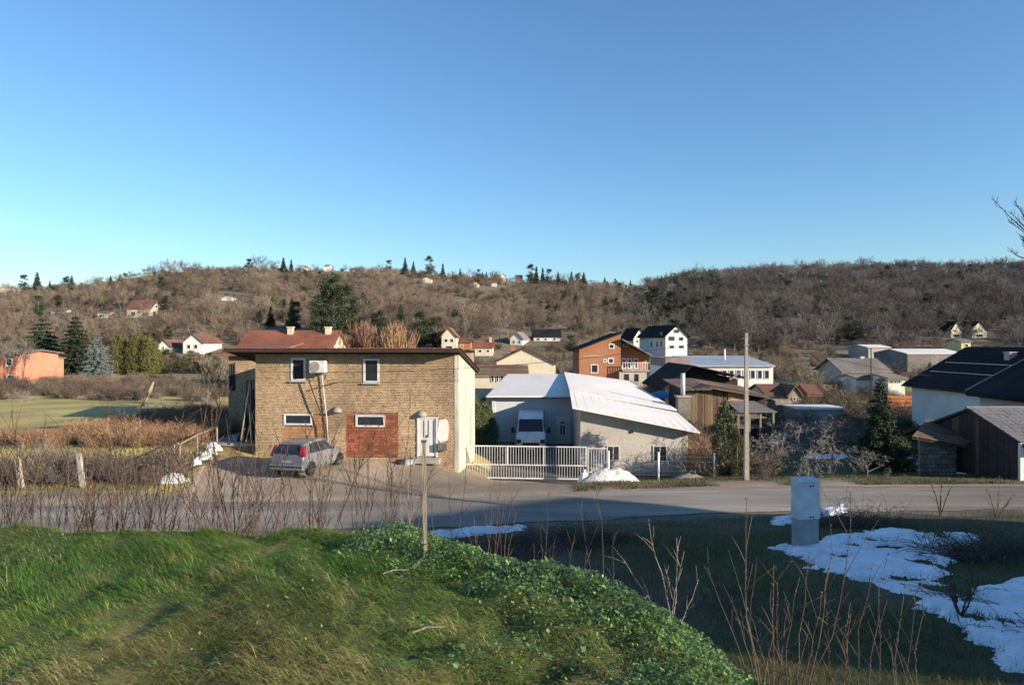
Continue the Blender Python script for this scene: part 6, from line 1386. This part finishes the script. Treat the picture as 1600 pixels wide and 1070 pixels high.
SP = [
 (22, 832, [(0, 690), (14, 745), (38, 720), (52, 775)], 'leafless sapling clump at the extreme left of the grass crest', 7.6, 'stem'),
 (66, 830, [(48, 700), (70, 722), (96, 760), (20, 740)], 'leafless sapling clump second from the left on the grass crest', 7.8, 'stem'),
 (112, 832, [(150, 700), (108, 735), (88, 742), (172, 760)], 'sapling clump leaning right near the second fence post', 7.6, 'stem'),
 (150, 830, [(128, 690), (158, 720), (190, 742)], 'thin sapling trio between the two fence posts and the plank', 7.9, 'stemred'),
 (192, 832, [(170, 735), (205, 690), (226, 735), (184, 650)], 'tall sapling group left of the leaning plank', 7.6, 'stem'),
 (228, 828, [(180, 660), (206, 650), (252, 745), (212, 740), (262, 700)], 'fan of saplings at the foot of the leaning plank', 8.0, 'stem'),
 (262, 830, [(248, 720), (285, 735), (300, 760), (236, 700)], 'thin saplings just right of the leaning plank foot', 7.8, 'stemred'),
 (322, 826, [(262, 735), (278, 700), (300, 730), (268, 670), (345, 740)], 'dark sapling clump left of the densest fan', 7.5, 'stem'),
 (366, 824, [(322, 705), (338, 690), (352, 640), (384, 660), (410, 662), (438, 700), (420, 730), (300, 742)], 'densest fan of leafless stems on the crest in front of the drive', 7.6, 'stem'),
 (404, 826, [(380, 735), (440, 690), (462, 722), (412, 700)], 'saplings at the right side of the densest fan below the car', 7.8, 'stem'),
 (452, 828, [(428, 740), (470, 745), (505, 770)], 'short saplings below the silver car', 7.8, 'stemred'),
 (505, 830, [(478, 690), (520, 700), (546, 760)], 'thin saplings below and right of the silver car', 8.0, 'stem'),
 (572, 850, [(571, 652), (562, 690), (580, 665), (590, 720)], 'tall dark sapling group left of the marker post', 7.6, 'stem'),
 (552, 838, [(530, 720), (545, 700), (512, 742), (566, 760)], 'reddish sapling clump left of the tall dark saplings', 7.9, 'stemred'),
 (600, 842, [(640, 600), (612, 690), (648, 705), (625, 742), (590, 760)], 'sapling clump with one stem reaching above the white door', 7.8, 'stem'),
 (628, 840, [(636, 735), (618, 720), (655, 760)], 'pale thin saplings beside the marker post', 8.0, 'greywood'),
 (690, 860, [(702, 740), (728, 700), (676, 762)], 'thin sapling just right of the marker post', 8.2, 'stem'),
 (765, 885, [(752, 772), (768, 730), (782, 700), (800, 745), (742, 800)], 'reddish sapling clump on the dark slope below the gate', 8.4, 'stemred'),
 (790, 880, [(800, 760), (808, 790), (775, 760)], 'second reddish sapling clump below the gate', 8.6, 'stemred'),
 (845, 900, [(844, 800), (866, 835), (835, 840)], 'thin upright sapling in front of the brushwood heap', 8.0, 'stem'),
 (862, 908, [(860, 745), (893, 840), (925, 850)], 'tall thin sapling right of the brushwood heap', 7.6, 'stem'),
 (940, 915, [(904, 770), (926, 730), (958, 825)], 'lone thin sapling below the dirty snow heap', 7.5, 'stem'),
 (1052, 958, [(1012, 800), (1058, 830), (1092, 895), (960, 845), (1040, 880), (1022, 930), (1070, 850)], 'spreading pale budded shrub at the right shoulder of the mound', 5.6, 'greywood'),
 (1190, 1090, [(1100, 870), (1168, 765), (1140, 850), (1182, 860), (1128, 900), (1210, 890)], 'tall budded shrub in the right foreground left of the snow', 4.6, 'stem'),
 (1235, 1100, [(1262, 850), (1250, 890), (1300, 805), (1286, 912), (1212, 870), (1332, 760)], 'leafless shrub with leaning budded stems right of the tallest one', 4.8, 'stem'),
 (1215, 1080, [(1205, 900), (1232, 930), (1168, 940)], 'short budded stems low in the right foreground', 4.9, 'stemred'),
 (1345, 1085, [(1360, 870), (1390, 850), (1322, 965), (1375, 940)], 'budded stems in front of the lower edge of the snow', 5.0, 'stem'),
 (1404, 1090, [(1412, 905), (1440, 880), (1432, 930)], 'lone dark budded stem in front of the snow', 4.9, 'stem'),
 (1290, 1085, [(1290, 940), (1330, 930), (1262, 960)], 'thin stems between the two right foreground shrubs', 5.2, 'stemred'),
 (1470, 790, [(1452, 750), (1474, 745), (1490, 752)], 'thin dark sapling at the road edge near the stone shed', 24.0, 'stem'),
 (1556, 800, [(1540, 760), (1560, 745), (1584, 770)], 'faint sapling at the road edge at the far right', 23.0, 'stem'),
]
for i, (px, pyb, tops, lb, Yk, m_) in enumerate(SP):
    # plants lean and stand on the real ground: the base is carried down to it
    Y_ = Yk; x_ = (px - CX) / F * Y_; g_ = gzf(x_, Y_); zb = CAMZ - (pyb - CY) / F * Y_
    pyg = CY + (CAMZ - g_) / Y_ * F
    sapling(px, pyg, tops, lb, Y_, r=.006 if Y_ < 9 else .02, m=m_, seed=900 + i, side=6 if len(tops) < 5 else 4)
BK = [(14, 9.4, 'tall bare stems rising at the far left in front of the first fence post'), (52, 10.2, 'tall bare stems rising just right of the first fence post'), (92, 9.2, 'tall bare stems rising midway between the fence posts'), (128, 10.6, 'tall bare stems rising over the second fence post'), (166, 9.4, 'tall bare stems rising between the second fence post and the plank'), (200, 10.0, 'tall bare stems rising left of the plank, over the orange thicket'), (236, 9.2, 'tall bare stems rising behind the foot of the plank'), (276, 10.4, 'tall bare stems rising in front of the low snow ridge'), (318, 9.3, 'tall bare stems rising in front of the steel handrail'), (356, 10.2, 'tall bare stems rising in front of the terrace corner'), (398, 9.4, 'tall bare stems rising in front of the brick house left corner'), (440, 10.0, 'tall bare stems rising left of the silver car bumper'), (486, 9.4, 'tall bare stems rising in front of the silver car'), (534, 10.2, 'tall bare stems rising in front of the red brick infill'), (606, 9.6, 'tall bare stems rising in front of the black bag by the door')]
rk = random.Random(123)
for i, (px, Yk, lb) in enumerate(BK):
    x_ = (px - CX) / F * Yk; g_ = gzf(x_, Yk); pyg = CY + (CAMZ - g_) / Yk * F
    tops = [(px + rk.gauss(0, 52), rk.uniform(620, 775)) for _ in range((9, 4, 7, 3, 8)[i % 5])]
    sapling(px, pyg, tops, lb, Yk, r=.010, m=('stem', 'stemred', 'stem')[i % 3], seed=1300 + i, side=9, name='bare_shrub')
# the young tree in the snow
sapling(1500, 962, [(1492, 905), (1484, 870), (1518, 862), (1470, 880), (1530, 890)], 'crooked young tree standing in the snow patch', None, r=.018, m='stem', seed=950, side=9, name='young_tree')
# ---- bare tree at the right edge whose twigs enter the picture
bt_ = thing('edge_tree', 'bare tree at the right edge with only its upper twigs in the sky', 'tree', (14.9, 17.5, gzf(14.9, 17.5)), 0)
g_ = bt_.location; K = MB(); r_ = random.Random(31)
T = MB().tube([(0, 0, -.2), (.1, 0, 2.5), (-.1, 0, 4.6)], [.16, .13, .09], 8)
obj('trunk', T, M['bark'], bt_, smooth=True)
def limb(pts, r0, lev=0):
    pts = [Vector(p) for p in pts]; K.tube(pts, [r0 * (1 - .75 * k / (len(pts) - 1)) for k in range(len(pts))], 5, cap=False)
    if lev > 2: return
    for j in range(9 - 2 * lev):
        t = r_.uniform(.3, .98) * (len(pts) - 1); k = int(t); p = pts[k].lerp(pts[k + 1], t - k); d = rdir((pts[k + 1] - pts[k]).normalized(), r_.uniform(.4, .9), r_); d.z += .25; d.normalize(); L = (pts[-1] - pts[0]).length * r_.uniform(.12, .3)
        q = [p]; 
        for s_ in range(3): d = (d + Vector((r_.gauss(0, .15), r_.gauss(0, .15), .12))).normalized(); q.append(q[-1] + d * L / 3)
        limb(q, r0 * .42, lev + 1)
W = lambda px, py, Y_=17.5: at(px + 28, py + 4, Y_) - Vector(g_)
limb([(-.1, 0, 4.4), W(1660, 430), W(1600, 408), W(1562, 396)], .045)
limb([(0, 0, 4.2), W(1690, 440), W(1618, 392), W(1580, 362), W(1572, 332)], .045)
limb([(0, 0, 4.5), W(1700, 400), W(1650, 350), W(1600, 322)], .05)
limb([(0, 0, 4.0), W(1760, 400), W(1750, 300)], .05); limb([(0, 0, 4.4), W(1720, 380, 19), W(1720, 290, 20)], .05)
obj('crown', K, M['stem'], bt_)
# a few straws and stones on the mound
for i, (px, py, lb) in enumerate(((617, 905, 'short pale dead stick lying on the grass below the marker post'), (668, 1005, 'small pale dead stick in the leaves near the bottom centre'))):
    c_ = hit(px, py, 3.2); tag(obj('dead_stick', MB().tube([(-.1, 0, .06), (0, .02, .075), (.12, .0, .07)], [.005, .007, .004], 5), M['greywood'], loc=c_, rot=(0, 0, .3)), lb, 'stick')
